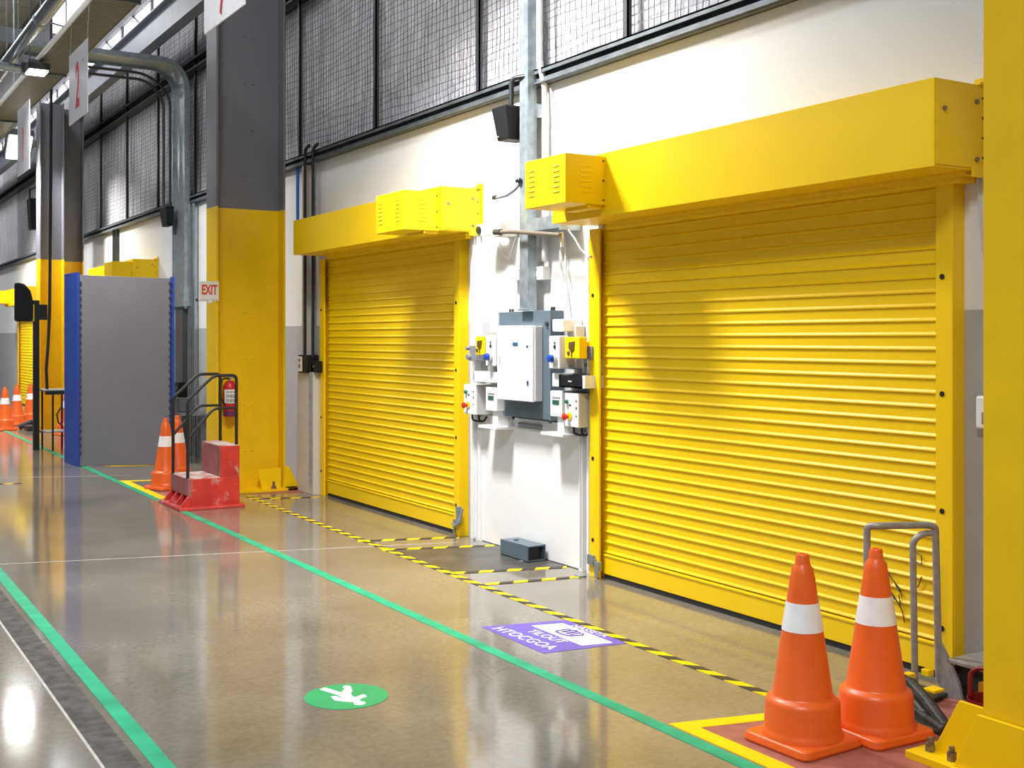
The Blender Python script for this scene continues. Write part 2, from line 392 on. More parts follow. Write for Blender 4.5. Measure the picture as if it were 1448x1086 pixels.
ell([(3.075, 3.785), (3.72, 3.625), (3.715, 3.545), (3.155, 3.68), (3.175, 1.8), (3.08, 1.8)], 'solid yellow corner tape in front of the two large cones')
ell([(3.06, 13.45), (3.75, 13.2), (3.75, 13.13), (3.15, 13.33), (3.15, 11.45), (3.06, 11.45)], 'solid yellow corner tape behind the red step block')

# walking person sign
t = thing('floor_sign', (2.087, 4.83, 0), 'round green floor sign with a white walking figure', 'floor sign')
MB().lathe([(0.186, 0), (0.186, 0.002)], (2.087, 4.83, 0), 64).build('disc', M['green_sign'], t)
icon = [(2.021, 4.982), (2.053, 4.998), (2.072, 4.939), (2.083, 4.901), (2.093, 4.895), (2.121, 4.932), (2.126, 4.962), (2.138, 4.972), (2.152, 4.971), (2.162, 4.955), (2.142, 4.891), (2.116, 4.846), (2.107, 4.8), (2.122, 4.793), (2.159, 4.814), (2.164, 4.798), (2.162, 4.774), (2.12, 4.757), (2.111, 4.731), (2.085, 4.729), (2.065, 4.739), (2.017, 4.794), (2.022, 4.855), (2.037, 4.856), (2.05, 4.849), (2.051, 4.798), (2.054, 4.795), (2.06, 4.855)]
b = MB().extr(icon, 'z', 0.0015, 0.003); b.lathe([(0.026, 0.0015), (0.026, 0.003)], (2.094, 4.703, 0), 24); b.build('walking_figure', M['white_vinyl'], t)
# purple sign
t = thing('floor_sign', (3.46, 5.24, 0), 'purple rectangular floor sign with white lettering and a hand picture', 'floor sign')
MB().extr([(3.227, 5.60), (3.72, 5.48), (3.736, 4.895), (3.223, 4.965)], 'z', 0, 0.0018).build('sheet', M['purple'], t)
MB().extr([(3.475, 5.475), (3.655, 5.43), (3.645, 4.945), (3.472, 4.985)], 'z', 0.0015, 0.0024).build('picture_panel', M['white_vinyl'], t)
hand = [(3.504, 5.288), (3.534, 5.314), (3.627, 5.287), (3.623, 5.264), (3.543, 5.271), (3.611, 5.23), (3.639, 5.242), (3.607, 5.218), (3.604, 5.175), (3.615, 5.147), (3.595, 5.135), (3.538, 5.152), (3.513, 5.17), (3.506, 5.228)]
h = MB()
for yy, xa in ((5.285, 3.605), (5.245, 3.62), (5.205, 3.615)):
    h.tube(rounded([(3.54, yy + 0.014, 0.0028), (xa, yy + 0.014, 0.0028), (xa, yy - 0.014, 0.0028), (3.54, yy - 0.014, 0.0028)], 0.014), 0.0042, 6)
h.tube(rounded([(3.615, 5.178, 0.0028), (3.60, 5.15, 0.0028), (3.53, 5.165, 0.0028), (3.51, 5.21, 0.0028), (3.512, 5.29, 0.0028), (3.54, 5.30, 0.0028)], 0.03), 0.0055, 6)
h.build('hand_picture', M['purple'], t)
xd = (0.06, -1, 0); yd = (1, 0.05, 0)
lettering('HTOCGOA', 0.105, M['white_vinyl'], t, (3.298, 5.27, 0.002), xd, yd)
lettering('TILOUT', 0.088, M['white_vinyl'], t, (3.415, 5.235, 0.002), xd, yd)
lettering('NASSETA', 0.072, M['white_vinyl'], t, (3.682, 5.21, 0.002), xd, yd)

# ------------------------------------------------------------------ roller shutters
def shutter(y0, y1, ztop, hood, motor, label, motor_side):
    """y0 near edge of guide rail, y1 far edge"""
    t = thing('roller_shutter', (4.6, (y0 + y1) / 2, 0), label, 'roller shutter')
    rw0, rw1 = 0.095, 0.115
    Y0, Y1 = y0 + rw0, y1 - rw1
    # guide rails: U sections open towards the curtain
    for (a, c, inner) in ((y0, Y0, 1), (Y1, y1, -1)):
        b = MB(); b.box(4.535, 4.55, a, c, 0, ztop); b.box(4.60, W, a, c, 0, ztop)
        if inner > 0: b.box(4.55, 4.60, a, a + 0.012, 0, ztop)
        else: b.box(4.55, 4.60, c - 0.012, c, 0, ztop)
        g = b.build('guide_rail', M['yellow'], t, bev=0.003)
        k = MB(); z = 0.25
        while z < ztop - 0.1:
            ym = (a + c) / 2 + (0.01 if inner > 0 else 0.015)
            k.lathe([(0.013, 0), (0.013, 0.004)], (4.5352, ym, z), 12, axis='x'); z += 0.545
        k.pieces('bolt_hole', M['black'], g)
    # curtain
    pit = 0.0685; prof = []; z = 0.17
    while z < ztop - 0.005:
        prof += [(4.588, z), (4.5790, z + 0.003), (4.5785, z + 0.009), (4.5868, z + 0.020)]; z += pit
    prof += [(4.588, ztop + 0.03)]
    n = len(prof); b = MB()
    vs = [(x, Y0 - 0.01, zz) for x, zz in prof] + [(x, Y1 + 0.01, zz) for x, zz in prof]
    b.add(vs, [(i, i + 1, n + i + 1, n + i) for i in range(n - 1)])
    b.box(4.590, 4.605, Y0 - 0.01, Y1 + 0.01, 0.17, ztop + 0.03)
    b.build('curtain', M['yellow'], t)
    b = MB(); b.box(4.572, 4.606, Y0, Y1, 0.032, 0.165); b.box(4.566, 4.575, Y0, Y1, 0.150, 0.163); b.build('bottom_bar', M['yellow'], t, bev=0.003)
    MB().box(4.578, 4.604, Y0, Y1, 0, 0.034).build('rubber_seal', M['rubber'], t)
    # hood
    hx, hy0, hy1, hz0, hz1 = hood
    b = MB(); b.box(hx, 4.61, hy0, hy1, hz0, hz1); b.box(hx + 0.01, 4.60, hy0 - 0.004, hy0, hz0 + 0.01, hz1 - 0.015)
    hd = b.build('hood', M['yellow'], t, bev=0.004)
    k = MB()
    for (xx, zz) in ((hx + 0.06, hz1 - 0.13), (4.53, hz1 - 0.08), (4.53, hz0 + 0.05)): k.cyl((xx, hy0 - 0.014, zz), (xx, hy0 - 0.003, zz), 0.011, 8)
    k.pieces('bolt', M['silver_bolt'], hd)
    b = MB(); b.box(4.48, 4.61, hy0 + 0.02, hy1 - 0.3, hz0 - 0.02, hz0 + 0.001); b.box(4.50, 4.61, hy0 + 0.05, hy1 - 0.25, hz0 - 0.045, hz0 - 0.018)
    b.build('lintel_angle', M['yellow'], t, bev=0.002)
    b = MB(); b.box(4.60, W - 0.001, hy0 - 0.02, hy0 + 0.06, hz0 + 0.01, hz1 + 0.04); b.box(4.55, 4.60, hy0 - 0.012, hy0 + 0.03, hz1 - 0.001, hz1 + 0.012); b.box(4.50, 4.60, hy0 - 0.012, hy0 + 0.0, hz0 - 0.03, hz0 + 0.012)
    pl = b.build('end_plate', M['yellow'], t, bev=0.002)
    k = MB()
    for zz in (0.06, 0.15, 0.24, 0.33): k.cyl((4.575, hy0 - 0.008, hz0 + zz), (4.575, hy0 - 0.0, hz0 + zz), 0.006, 8)
    k.pieces('screw', M['dark_steel'], pl)
    # motor cover
    mx, my0, my1, mz0, mz1 = motor
    mc = MB().box(mx, hx + 0.005, my0, my1, mz0, mz1).build('motor_cover', M['yellow'], t, bev=0.003)
    k = MB(); hgt = mz1 - mz0
    for col in (0.17, 0.78):
        for i in range(6):
            zz = mz0 + hgt * (0.24 + 0.105 * i); yy = my1 - (my1 - my0) * col
            k.extr([(mx - 0.004, zz), (mx + 0.001, zz + 0.011), (mx + 0.001, zz)], 'y', yy - 0.035, yy + 0.035)
    for i in range(6):
        zz = mz0 + hgt * (0.24 + 0.105 * i); xm = (mx + hx) / 2
        k.extr([(my0 - 0.004, zz), (my0 + 0.001, zz + 0.011), (my0 + 0.001, zz)], 'x', xm - 0.04, xm + 0.04)
    k.pieces('louvre', M['yellow'], mc)
    k = MB()
    for zz in (0.1, 0.5, 0.9): k.cyl((hx - 0.02, my0 - 0.006, mz0 + hgt * zz), (hx - 0.02, my0, mz0 + hgt * zz), 0.006, 8)
    k.pieces('cover_screw', M['dark_steel'], mc)
    b = MB(); b.box(hx - 0.10, hx + 0.0, my0 + 0.02, my1 - 0.16, mz0 - 0.022, mz0 + 0.002); b.cyl((hx - 0.12, my0 + 0.03, mz0 - 0.012), (hx - 0.12, my0 + 0.006, mz0 - 0.012), 0.011, 10)
    b.build('motor_bracket', M['yellow'], t, bev=0.002)
    return t
big = shutter(3.526, 6.421, 2.33, (4.25, 3.40, 6.44, 2.355, 2.745), (3.95, 5.84, 6.30, 2.42, 2.72), 'large yellow roller shutter behind the two orange cones', 'far')
small = shutter(8.225, 11.175, 2.40, (4.25, 8.005, 11.17, 2.435, 2.78), (3.95, 8.04, 8.55, 2.432, 2.735), 'smaller yellow roller shutter left of the electrical cabinet', 'near')
copy_thing(small, (4.6, 9.7 + 9.75, 0), 'yellow roller shutter in the next bay, hood showing above the grey screen')
copy_thing(big, (4.6, 4.9735 + 24.0, 0), 'yellow roller shutter farthest away, behind the black mirror post')
# scraped patches on the larger curtain
b = MB()
for pts in ([(4.05, 0.50), (4.02, 0.46), (3.97, 0.42), (3.955, 0.38)], [(4.04, 0.46), (4.03, 0.40), (4.00, 0.36)], [(4.03, 0.40), (3.99, 0.36), (3.955, 0.315), (3.94, 0.26)], [(4.0, 0.44), (3.965, 0.40)], [(3.975, 0.39), (3.965, 0.34)], [(3.87, 0.61), (3.84, 0.60), (3.84, 0.56), (3.87, 0.565)], [(3.84, 0.50), (3.86, 0.45), (3.88, 0.44)]):
    b.tube([(4.5775, y_ - 0.105, z_ - 0.04) for y_, z_ in pts], 0.0028, 5)
b.pieces('scratch', M['grime'], big)
# latch hardware on the shutter posts
b = MB(); b.box(4.515, 4.53, 8.20, 8.30, 0.10, 0.135); b.tube(rounded([(4.52, 8.31, 0.10), (4.50, 8.24, 0.085), (4.49, 8.20, 0.10), (4.50, 8.165, 0.15), (4.52, 8.15, 0.24)], 0.04), 0.012, 8); b.box(4.50, 4.535, 8.19, 8.225, 0.12, 0.25); b.box(4.518, 4.53, 8.285, 8.305, 0.01, 0.10)
tag(b.build('latch', M['galv'], bev=0.002, loc=(4.52, 8.23, 0.01)), 'galvanised lever latch at the foot of the smaller shutter post', 'latch')
b = MB(); b.box(4.515, 4.534, 6.35, 6.42, 0.085, 0.15); b.box(4.50, 4.53, 6.27, 6.30, 0.06, 0.12); b.extr([(6.30, 0.01), (6.335, 0.13), (6.345, 0.13), (6.335, 0.01)], 'x', 4.515, 4.534); b.box(4.44, 4.50, 6.40, 6.46, 0.0, 0.012)
tag(b.build('latch', M['galv'], bev=0.002, loc=(4.52, 6.36, 0)), 'galvanised lock plate at the foot of the larger shutter left post', 'latch')

# ------------------------------------------------------------------ columns
def column(y, label, zt=5.638, base=True, x0=3.64, x1=4.38, half=0.17, web=0.02, bolts=True):
    t = thing('steel_column', ((x0 + x1) / 2, y, 0), label, 'column')
    MB().box(x0, x0 + 0.022, y - half, y + half, 0.02, zt).build('flange', M['column'], t, bev=0.003)
    MB().box(x1 - 0.022, x1, y - half, y + half, 0.02, zt).build('flange', M['column'], t, bev=0.003)
    MB().box(x0 + 0.02, x1 - 0.02, y - web / 2, y + web / 2, 0.02, zt).build('web', M['column'], t)
    if bolts:
        b = MB(); z = 0.42
        while z < 5.2:
            for xx in ((x0 + x1) / 2 - 0.025, (x0 + x1) / 2 + 0.065): b.lathe([(0.013, 0), (0.012, 0.008), (0.005, 0.012)], (xx, y - web / 2, z), 8, axis='y')
            z += 0.482
        b.pieces('bolt', M['column'], t)
    return t
c1 = column(11.91, 'grey and yellow steel column beside the red step block')
b = MB(); b.box(3.6, 4.50, 11.66, 12.16, 0, 0.025); b.extr([(4.13, 0.02), (4.09, 0.20), (4.12, 0.23), (4.34, 0.23), (4.34, 0.02)], 'y', 11.76, 11.775); b.extr([(4.38, 0.25), (4.42, 0.25), (4.53, 0.03), (4.38, 0.03)], 'y', 11.74, 11.76)
b.box(4.38, 4.54, 11.66, 11.86, 0, 0.025)
bp_ = b.build('base_plate', M['yellow'], c1, bev=0.003)
b = MB(); b.cyl((4.24, 11.71, 0.02), (4.24, 11.71, 0.10), 0.014, 8); b.cyl((4.24, 11.71, 0.02), (4.24, 11.71, 0.05), 0.028, 6); b.build('anchor_bolt', M['silver_bolt'], bp_)
c2 = column(2.53, 'all yellow steel column at the right edge of the picture')
b = MB(); b.box(3.60, 4.42, 2.2, 3.015, 0, 0.03)
b.extr([(2.69, 0.03), (2.69, 0.245), (2.85, 0.245), (2.965, 0.03)], 'x', 3.70, 3.714)
b.extr([(2.5, 0.03), (2.5, 0.245), (2.71, 0.245), (2.81, 0.03)], 'x', 3.618, 3.634)
bp2 = b.build('base_plate', M['yellow'], c2, bev=0.003)
b = MB()
for (xx, yy) in ((3.67, 2.955), (3.655, 2.845)): b.cyl((xx, yy, 0.03), (xx, yy, 0.062), 0.019, 6); b.cyl((xx, yy, 0.03), (xx, yy, 0.082), 0.011, 10)
b.pieces('anchor_bolt', M['silver_bolt'], bp2, per=2)
column(21.3, 'distant grey and yellow column behind the black mirror post', x0=3.50, x1=3.90, bolts=False)
column(21.7, 'distant column paired close behind the one by the mirror post', x0=3.95, x1=4.30, bolts=False)
# light sign brackets: exit sign
t = thing('exit_sign', (3.56, 11.72, 1.97), 'white EXIT sign with red letters on the column edge', 'sign')
MB().box(3.46, 3.655, 11.70, 11.735, 1.99, 2.175).build('sign_box', M['white_plastic'], t, bev=0.004)
lettering('EXIT', 0.135, M['exit_red'], t, (3.557, 11.699, 2.085), (1, 0, 0), (0, 0, 1), xs=0.58, bold=0.004)
b = MB(); b.cyl((3.44, 11.72, 1.985), (3.655, 11.72, 1.985), 0.012, 10); b.ball((3.565, 11.715, 1.965), 0.022); b.build('lower_bar', M['white_plastic'], t, smooth=True)
MB().cyl((3.425, 11.72, 1.985), (3.445, 11.72, 1.985), 0.015, 10).build('end_cap', M['dark_steel'], t)

# ------------------------------------------------------------------ wire mesh, posts
wm = MB()
def wob(a, b): return 0.006 * math.sin(a * 3.1 + b * 7.3) + 0.004 * math.sin(a * 7.7 + b)
z = 3.56; k = 0
MX = W + 0.0
while z < 6.34:
    pts = []; y = 2.0
    while y < 31: pts.append((MX + 0.01 * math.sin(y * 2 + z), y, z + 2.2 * wob(y, k))); y += 0.45
    wm.tube(pts, 0.0030, 3); z += 0.064; k += 1
y = 2.0; k = 0
while y < 31:
    pts = []; z = 3.54
    while z < 6.4: pts.append((MX + 0.01 * math.sin(y * 2 + z), y + 2.2 * wob(z * 2, k * 1.7), z)); z += 0.47
    wm.tube(pts, 0.0030, 3); y += 0.066; k += 1
tag(wm.build('wire_mesh', M['wire']), 'wire mesh stretched over the silver insulation above the white wall', 'mesh')
y = 4.12; k = 0
pl = ['galvanised mesh post above the large shutter hood, near the right column', 'galvanised mesh post right of the tall strut', 'galvanised mesh post left of the wall speaker', 'galvanised mesh post midway between strut and column', 'galvanised mesh post close to the right side of the grey column']
while y < 29:
    b = MB(); b.box(W - 0.045, W - 0.032, y, y + 0.05, 3.53, 6.37); b.box(W - 0.045, W - 0.010, y, y + 0.008, 3.53, 6.37)
    o = b.build('mesh_post', M['dark_steel']); 
    if k < 5: tag(o, pl[k], 'post')
    else: tag(o, 'dark mesh post on the high wall beyond the grey column', 'post')
    y += 1.93; k += 1

# ------------------------------------------------------------------ between the shutters
# white cladding panel with its side trims
t = thing('wall_panel', (4.6, 7.3, 0), 'plain white wall panel below the electrical cabinet', 'panel')
MB().box(4.60, W, 6.61, 7.98, 0.005, 1.0).build('sheet', M['white'], t, bev=0.002)
b = MB(); b.box(4.585, W - 0.001, 7.10, 7.42, 0.955, 0.968); b.box(4.585, W - 0.001, 7.10, 7.42, 0.932, 0.942); b.pieces('slot_handle', M['mid_grey'], t)
def vtrim(y0, y1, z1, label, m='white'):
    b = MB(); b.box(4.575, W, y0, y1, 0, z1); ym = (y0 + y1) / 2; b.box(4.56, W - 0.001, y0 + 0.01, ym - 0.01, 0.02, z1); return tag(b.build('cable_trunking', M[m], bev=0.002), label, 'trunking')
vtrim(8.02, 8.12, 2.42, 'white vertical cable trunking beside the near post of the smaller shutter')
vtrim(7.97, 8.01, 0.98, 'narrow white trim on the left edge of the white wall panel')
vtrim(6.455, 6.51, 2.28, 'white vertical trunking beside the larger shutter left post')
vtrim(6.56, 6.605, 0.95, 'narrow white trim on the right edge of the white wall panel')

# tall galvanised strut
b = MB(); b.box(4.48, 4.49, 7.105, 7.22, 1.797, 9.1); b.box(4.48, 4.555, 7.105, 7.117, 1.797, 9.1); b.box(4.48, 4.555, 7.208, 7.22, 1.797, 9.1)
b.box(4.47, 4.52, 7.09, 7.235, 1.797, 1.815); b.box(4.54, W - 0.001, 7.12, 7.20, 2.6, 2.7); b.box(4.54, W - 0.001, 7.12, 7.20, 3.2, 3.3)
tag(b.build('strut', M['galv'], bev=0.003), 'tall galvanised strut running up from the electrical cabinet', 'strut')
b = MB(); b.tube([(4.575, 7.03, 2.15), (4.575, 7.03, 3.4), (4.55, 7.03, 3.5), (4.53, 7.03, 3.6), (4.53, 7.03, 9)], 0.022, 12)
tag(b.build('conduit', M['conduit'], smooth=True), 'pale vertical conduit right of the tall strut', 'conduit')
b = MB(); b.tube([(4.6, 6.99, 3.40), (4.59, 6.95, 3.2), (4.57, 6.88, 2.95), (4.57, 6.86, 2.70)], 0.008, 8)
tag(b.build('cable', M['conduit'], smooth=True), 'thin loose grey cable beside the pale conduit', 'cable')

def wedge(t, name, m, y0, y1, z0, z1, x0, x1, taper):
    b = MB(); ym = (y0 + y1) / 2
    bot = [(x1 - (x1 - x0) * taper, ym - (ym - y0) * taper, z0), (x1, ym - (ym - y0) * taper, z0), (x1, ym + (y1 - ym) * taper, z0), (x1 - (x1 - x0) * taper, ym + (y1 - ym) * taper, z0)]
    top = [(x0, y0, z1), (x1, y0, z1), (x1, y1, z1), (x0, y1, z1)]
    b.prism(bot, top); return b.build(name, m, t, bev=0.012)
def speaker(y0, y1, z0, z1, x0, x1, label):
    t = thing('loudspeaker', (x1, (y0 + y1) / 2, z0), label, 'speaker')
    wedge(t, 'enclosure', M['black_matt'], y0, y1, z0, z1, x0, x1, 0.8)
    ym = (y0 + y1) / 2
    b = MB(); b.tube(rounded([(x1 - 0.13, ym - 0.06, z1 - 0.02), (x1 - 0.13, ym - 0.06, z1 + 0.20), (x1 - 0.06, ym - 0.2, z1 + 0.20)], 0.05), 0.019, 10)
    b.build('conduit_hook', M['black'], t, smooth=True)
    MB().box(x0 + 0.02, x0 + 0.03, ym + 0.03, ym + 0.06, z0 + 0.025, z0 + 0.03).build('badge', M['control_grey'], t)
    return t
speaker(7.23, 7.43, 3.05, 3.295, 4.36, 4.57, 'black loudspeaker hanging on the white wall left of the tall strut')
t = thing('pull_handle', (4.48, 7.3, 2.6), 'dark curved arm sticking out from the strut beside the motor cover', 'handle')
b = MB(); b.tube([(4.46, 7.53, 2.655), (4.46, 7.47, 2.65), (4.46, 7.36, 2.655), (4.47, 7.27, 2.685), (4.48, 7.20, 2.73)], 0.013, 10); b.build('arm', M['mid_grey'], t, smooth=True)
MB().cyl((4.46, 7.56, 2.655), (4.46, 7.51, 2.655), 0.017, 10).build('knob', M['black'], t)
b = MB(); b.ball((4.465, 7.20, 2.745), 0.022); b.ball((4.465, 7.23, 2.745), 0.016); b.build('clamp', M['black'], t, smooth=True)
# camera and arms
t = thing('wall_camera', (4.5, 7.66, 2.37), 'white wall camera beside the smaller shutter hood', 'camera')
MB().box(4.42, 4.52, 7.58, 7.74, 2.375, 2.465).build('body', M['white'], t, bev=0.006)
b = MB(); b.lathe([(0.030, 0), (0.028, 0.012)], (4.415, 7.70, 2.42), 20, axis='x'); b.build('lens', M['black'], t)
b = MB(); b.box(4.46, 4.62, 7.46, 7.58, 2.36, 2.46); b.box(4.58, W, 7.1, 7.6, 2.40, 2.46); b.build('mount', M['beige'], t, bev=0.004)
b = MB(); b.tube([(4.60, 7.72, 2.37), (4.60, 7.66, 2.24), (4.60, 7.58, 2.20), (4.60, 7.52, 2.28), (4.60, 7.47, 2.36)], 0.005, 6); b.build('cable', M['white_plastic'], t)
t = thing('pivot_rod', (4.42, 7.0, 2.3), 'brown pivot rod crossing in front of the strut', 'rod')
b = MB(); b.tube([(4.42, 7.46, 2.385), (4.42, 7.2, 2.37), (4.42, 6.60, 2.30)], 0.017, 10); b.build('rod', M['brown_rod'], t, smooth=True)
MB().cyl((4.42, 7.47, 2.388), (4.42, 7.38, 2.380), 0.024, 10).build('end_cap', M['dark_steel'], t)
MB().box(4.43, 4.45, 6.60, 6.612, 2.22, 2.32).build('hanger', M['beige'], t)
b = MB(); b.box(4.46, 4.475, 6.66, 7.10, 2.36, 2.45); b.box(4.46, W - 0.001, 6.66, 7.09, 2.36, 2.372); b.box(4.46, W - 0.001, 6.66, 7.09, 2.438, 2.45); b.box(4.45, W - 0.001, 6.63, 6.66, 2.34, 2.47)
tag(b.build('channel_arm', M['galv'], bev=0.002), 'short horizontal galvanised channel under the motor cover', 'bracket')
b = MB(); b.tube([(4.50, 6.62, 2.34), (4.51, 6.56, 2.28), (4.52, 6.50, 2.20), (4.54, 6.44, 2.15), (4.53, 6.39, 2.15)], 0.006, 8)
tag(b.build('cable', M['conduit'], smooth=True), 'loose cable curving from the galvanised channel to the shutter post', 'cable')
b = MB(); b.tube([(4.575, 6.83, 2.32), (4.575, 6.82, 2.1), (4.575, 6.75, 1.75), (4.56, 6.70, 1.62)], 0.011, 8)
b.tube([(4.595, 6.81, 2.32), (4.595, 6.79, 2.1), (4.59, 6.70, 1.80), (4.58, 6.64, 1.62)], 0.006, 8)
tag(b.build('cable', M['white_plastic'], smooth=True), 'pair of white cables dropping to the yellow switch box', 'cable')
# socket boxes
for (y0, y1, z0, z1, lb) in ((7.36, 7.47, 2.03, 2.115, 'white junction box on the left side of the strut'), (7.02, 7.205, 2.02, 2.115, 'white junction box on the right side of the strut')):
    t = thing('junction_box', (4.6, (y0 + y1) / 2, z0), lb, 'junction box')
    MB().box(4.55, W, y0, y1, z0, z1).build('box', M['white_plastic'], t, bev=0.004)
    b = MB()
    for (dy, dz) in ((0.08, 0.02), (0.03, 0.02), (0.08, 0.075)): b.cyl((4.546, y0 + dy, z0 + dz), (4.551, y0 + dy, z0 + dz), 0.005, 8)
    b.pieces('screw', M['mid_grey'], t)

# electrical cabinet on its back board
t = thing('back_board', (4.57, 7.3, 1.02), 'slate blue steel back board behind the white cabinet', 'board')
b = MB(); b.box(4.515, W - 0.001, 6.85, 7.575, 1.02, 1.795); b.box(4.505, 4.52, 6.85, 6.875, 1.02, 1.795); b.box(4.505, 4.52, 7.52, 7.575, 1.02, 1.12); b.build('plate', M['slate'], t, bev=0.003)
b = MB()
for (yy, zz) in ((7.47, 1.805), (7.43, 1.805), (6.90, 1.808), (6.87, 1.808), (6.92, 1.01), (7.42, 1.01)): b.cyl((4.55, yy, zz - 0.015), (4.55, yy, zz + 0.012), 0.010, 8)
b.cyl((4.50, 6.90, 1.70), (4.52, 6.90, 1.70), 0.016, 10); b.pieces('bolt', M['dark_steel'], t)
t = thing('electrical_cabinet', (4.5, 7.22, 1.14), 'white electrical cabinet mounted on the slate blue board', 'cabinet')
MB().box(4.452, 4.5145, 6.965, 7.455, 1.15, 1.685).build('body', M['control_grey'], t, bev=0.004)
dr = MB().box(4.435, 4.454, 6.975, 7.465, 1.145, 1.69).build('door', M['white'], t, bev=0.005)
MB().box(4.431, 4.436, 7.17, 7.24, 1.545, 1.568).build('badge', M['badge'], dr)
b = MB(); b.cyl((4.428, 7.04, 1.54), (4.436, 7.04, 1.54), 0.009, 12); b.box(4.428, 4.436, 7.025, 7.045, 1.265, 1.295); b.pieces('lock', M['badge'], dr)
b = MB(); b.tube([(4.433, 7.43, 1.46), (4.433, 7.425, 1.43), (4.433, 7.43, 1.41), (4.433, 7.42, 1.39)], 0.002, 4); b.build('pen_mark', M['badge'], dr)

# isolator boxes with a blue socket
def isolator(y0, y1, z0, z1, label):
    t = thing('isolator_box', (4.55, (y0 + y1) / 2, z0), label, 'isolator')
    MB().box(4.42, 4.50, y0, y1, z0, z1).box(4.49, W - 0.001, y0 + 0.02, y1 - 0.01, z0 + 0.02, z1 - 0.02).build('enclosure', M['white_plastic'], t, bev=0.006)
    b = MB(); b.lathe([(0.034, -0.02), (0.034, 0.015), (0.030, 0.018)], (4.415, (y0 + y1) / 2 - 0.01, z0 + 0.07), 20, axis='x'); b.build('socket_collar', M['control_grey'], t, smooth=True)
    b = MB(); b.lathe([(0.027, 0), (0.028, 0.012), (0.024, 0.03), (0.012, 0.034)], (4.40, (y0 + y1) / 2 - 0.008, z0 + 0.07), 20, axis='x'); b.build('blue_plug', M['blue'], t, smooth=True)
    b = MB(); b.cyl((4.415, (y0 + y1) / 2 - 0.01, z0 + 0.15), (4.421, (y0 + y1) / 2 - 0.01, z0 + 0.15), 0.014, 14); b.cyl((4.415, (y0 + y1) / 2 - 0.01, z0 + 0.177), (4.421, (y0 + y1) / 2 - 0.01, z0 + 0.177), 0.008, 14); b.pieces('key_switch', M['label_ink'], t)
    return t
isolator(7.475, 7.61, 1.39, 1.615, 'white isolator box with blue plug left of the cabinet')
isolator(6.61, 6.74, 1.39, 1.615, 'white isolator box with blue plug right of the cabinet')
MBx = MB().box(4.54, W - 0.001, 6.585, 6.70, 1.385, 1.69)
tag(MBx.build('junction_box', M['beige'], bev=0.012), 'tall off white rounded box behind the right isolator', 'junction box')
# cap boxes
tag(MB().box(4.46, W - 0.001, 6.62, 6.76, 1.645, 1.73).build('junction_box', M['white_plastic'], bev=0.008), 'small white box above the right isolator', 'junction box')
tag(MB().box(4.50, W - 0.001, 7.57, 7.69, 1.64, 1.80).build('junction_box', M['white_plastic'], bev=0.006), 'small white box above the left isolator', 'junction box')
# yellow switch boxes
def yswitch(y0, y1, z0, z1, label):
    t = thing('switch_box', (4.52, (y0 + y1) / 2, z0), label, 'switch')
    MB().box(4.44, 4.505, y0, y1, z0, z1).box(4.50, W - 0.001, y0 + 0.05, y1 - 0.02, z0 + 0.02, z1 - 0.03).build('box', M['yellow'], t, bev=0.006)
    yc = (y0 + y1) / 2; b = MB()
    b.extr([(yc - 0.035, z1 - 0.03), (yc + 0.03, z1 - 0.035), (yc + 0.035, z0 + 0.07), (yc + 0.01, z0 + 0.045), (yc - 0.025, z0 + 0.055)], 'x', 4.434, 4.441)
    b.box(4.435, 4.441, yc - 0.004, yc + 0.004, z0 + 0.01, z0 + 0.06); b.lathe([(0.016, 0), (0.014, 0.006)], (4.441, yc + 0.04, z0 + 0.035), 14, axis='x'); b.build('pictogram', mat('brown_mark', (0.10, 0.06, 0.01), 0.5), t)
yswitch(7.665, 7.80, 1.47, 1.612, 'yellow switch box left of the cabinet')
yswitch(6.40, 6.575, 1.462, 1.607, 'yellow switch box right of the cabinet')
# grey brackets
b = MB(); b.box(4.50, W - 0.001, 7.90, 8.0, 1.42, 1.54); b.cyl((4.48, 8.02, 1.52), (4.56, 8.02, 1.52), 0.016, 10); b.cyl((4.47, 7.99, 1.45), (4.52, 7.99, 1.45), 0.022, 12)
tag(b.build('sensor_bracket', M['mid_grey'], bev=0.003), 'grey sensor bracket beside the smaller shutter post', 'bracket')
b = MB(); b.box(4.52, W - 0.001, 6.37, 6.44, 1.46, 1.545)
tag(b.build('sensor_bracket', M['mid_grey'], bev=0.004), 'grey sensor bracket beside the larger shutter post', 'bracket')
t = thing('post_bracket', (4.55, 6.42, 1.36), 'white angle bracket with dark slot beside the larger shutter post', 'bracket')
b = MB(); b.box(4.57, W - 0.001, 6.36, 6.55, 1.36, 1.46); b.box(4.525, W - 0.001, 6.425, 6.435, 1.36, 1.46); b.build('plate', M['control_grey'], t, bev=0.002)
MB().box(4.565, 4.572, 6.44, 6.52, 1.405, 1.43).build('slot', M['mid_grey'], t)
# shelves
b = MB(); b.box(4.44, W - 0.001, 7.48, 7.82, 1.265, 1.345); b.box(4.46, W - 0.001, 7.56, 7.62, 1.345, 1.40)
tag(b.build('cable_trunking', M['white'], bev=0.003), 'short horizontal white trunking left of the cabinet', 'trunking')
b = MB(); b.box(4.46, W - 0.001, 6.645, 6.76, 1.265, 1.355)
tag(b.build('junction_box', M['white_plastic'], bev=0.004), 'white box left of the black holder', 'junction box')
t = thing('document_holder', (4.5, 6.5, 1.26), 'black open holder on the wall right of the cabinet', 'holder')
b = MB(); b.extr([(6.645, 1.265), (6.645, 1.352), (6.50, 1.338), (6.47, 1.362), (6.41, 1.362), (6.38, 1.34), (6.38, 1.265)], 'x', 4.44, 4.455); b.box(4.44, W - 0.001, 6.63, 6.645, 1.265, 1.345); b.box(4.44, W - 0.001, 6.38, 6.645, 1.265, 1.275); b.build('tray', M['black_matt'], t)
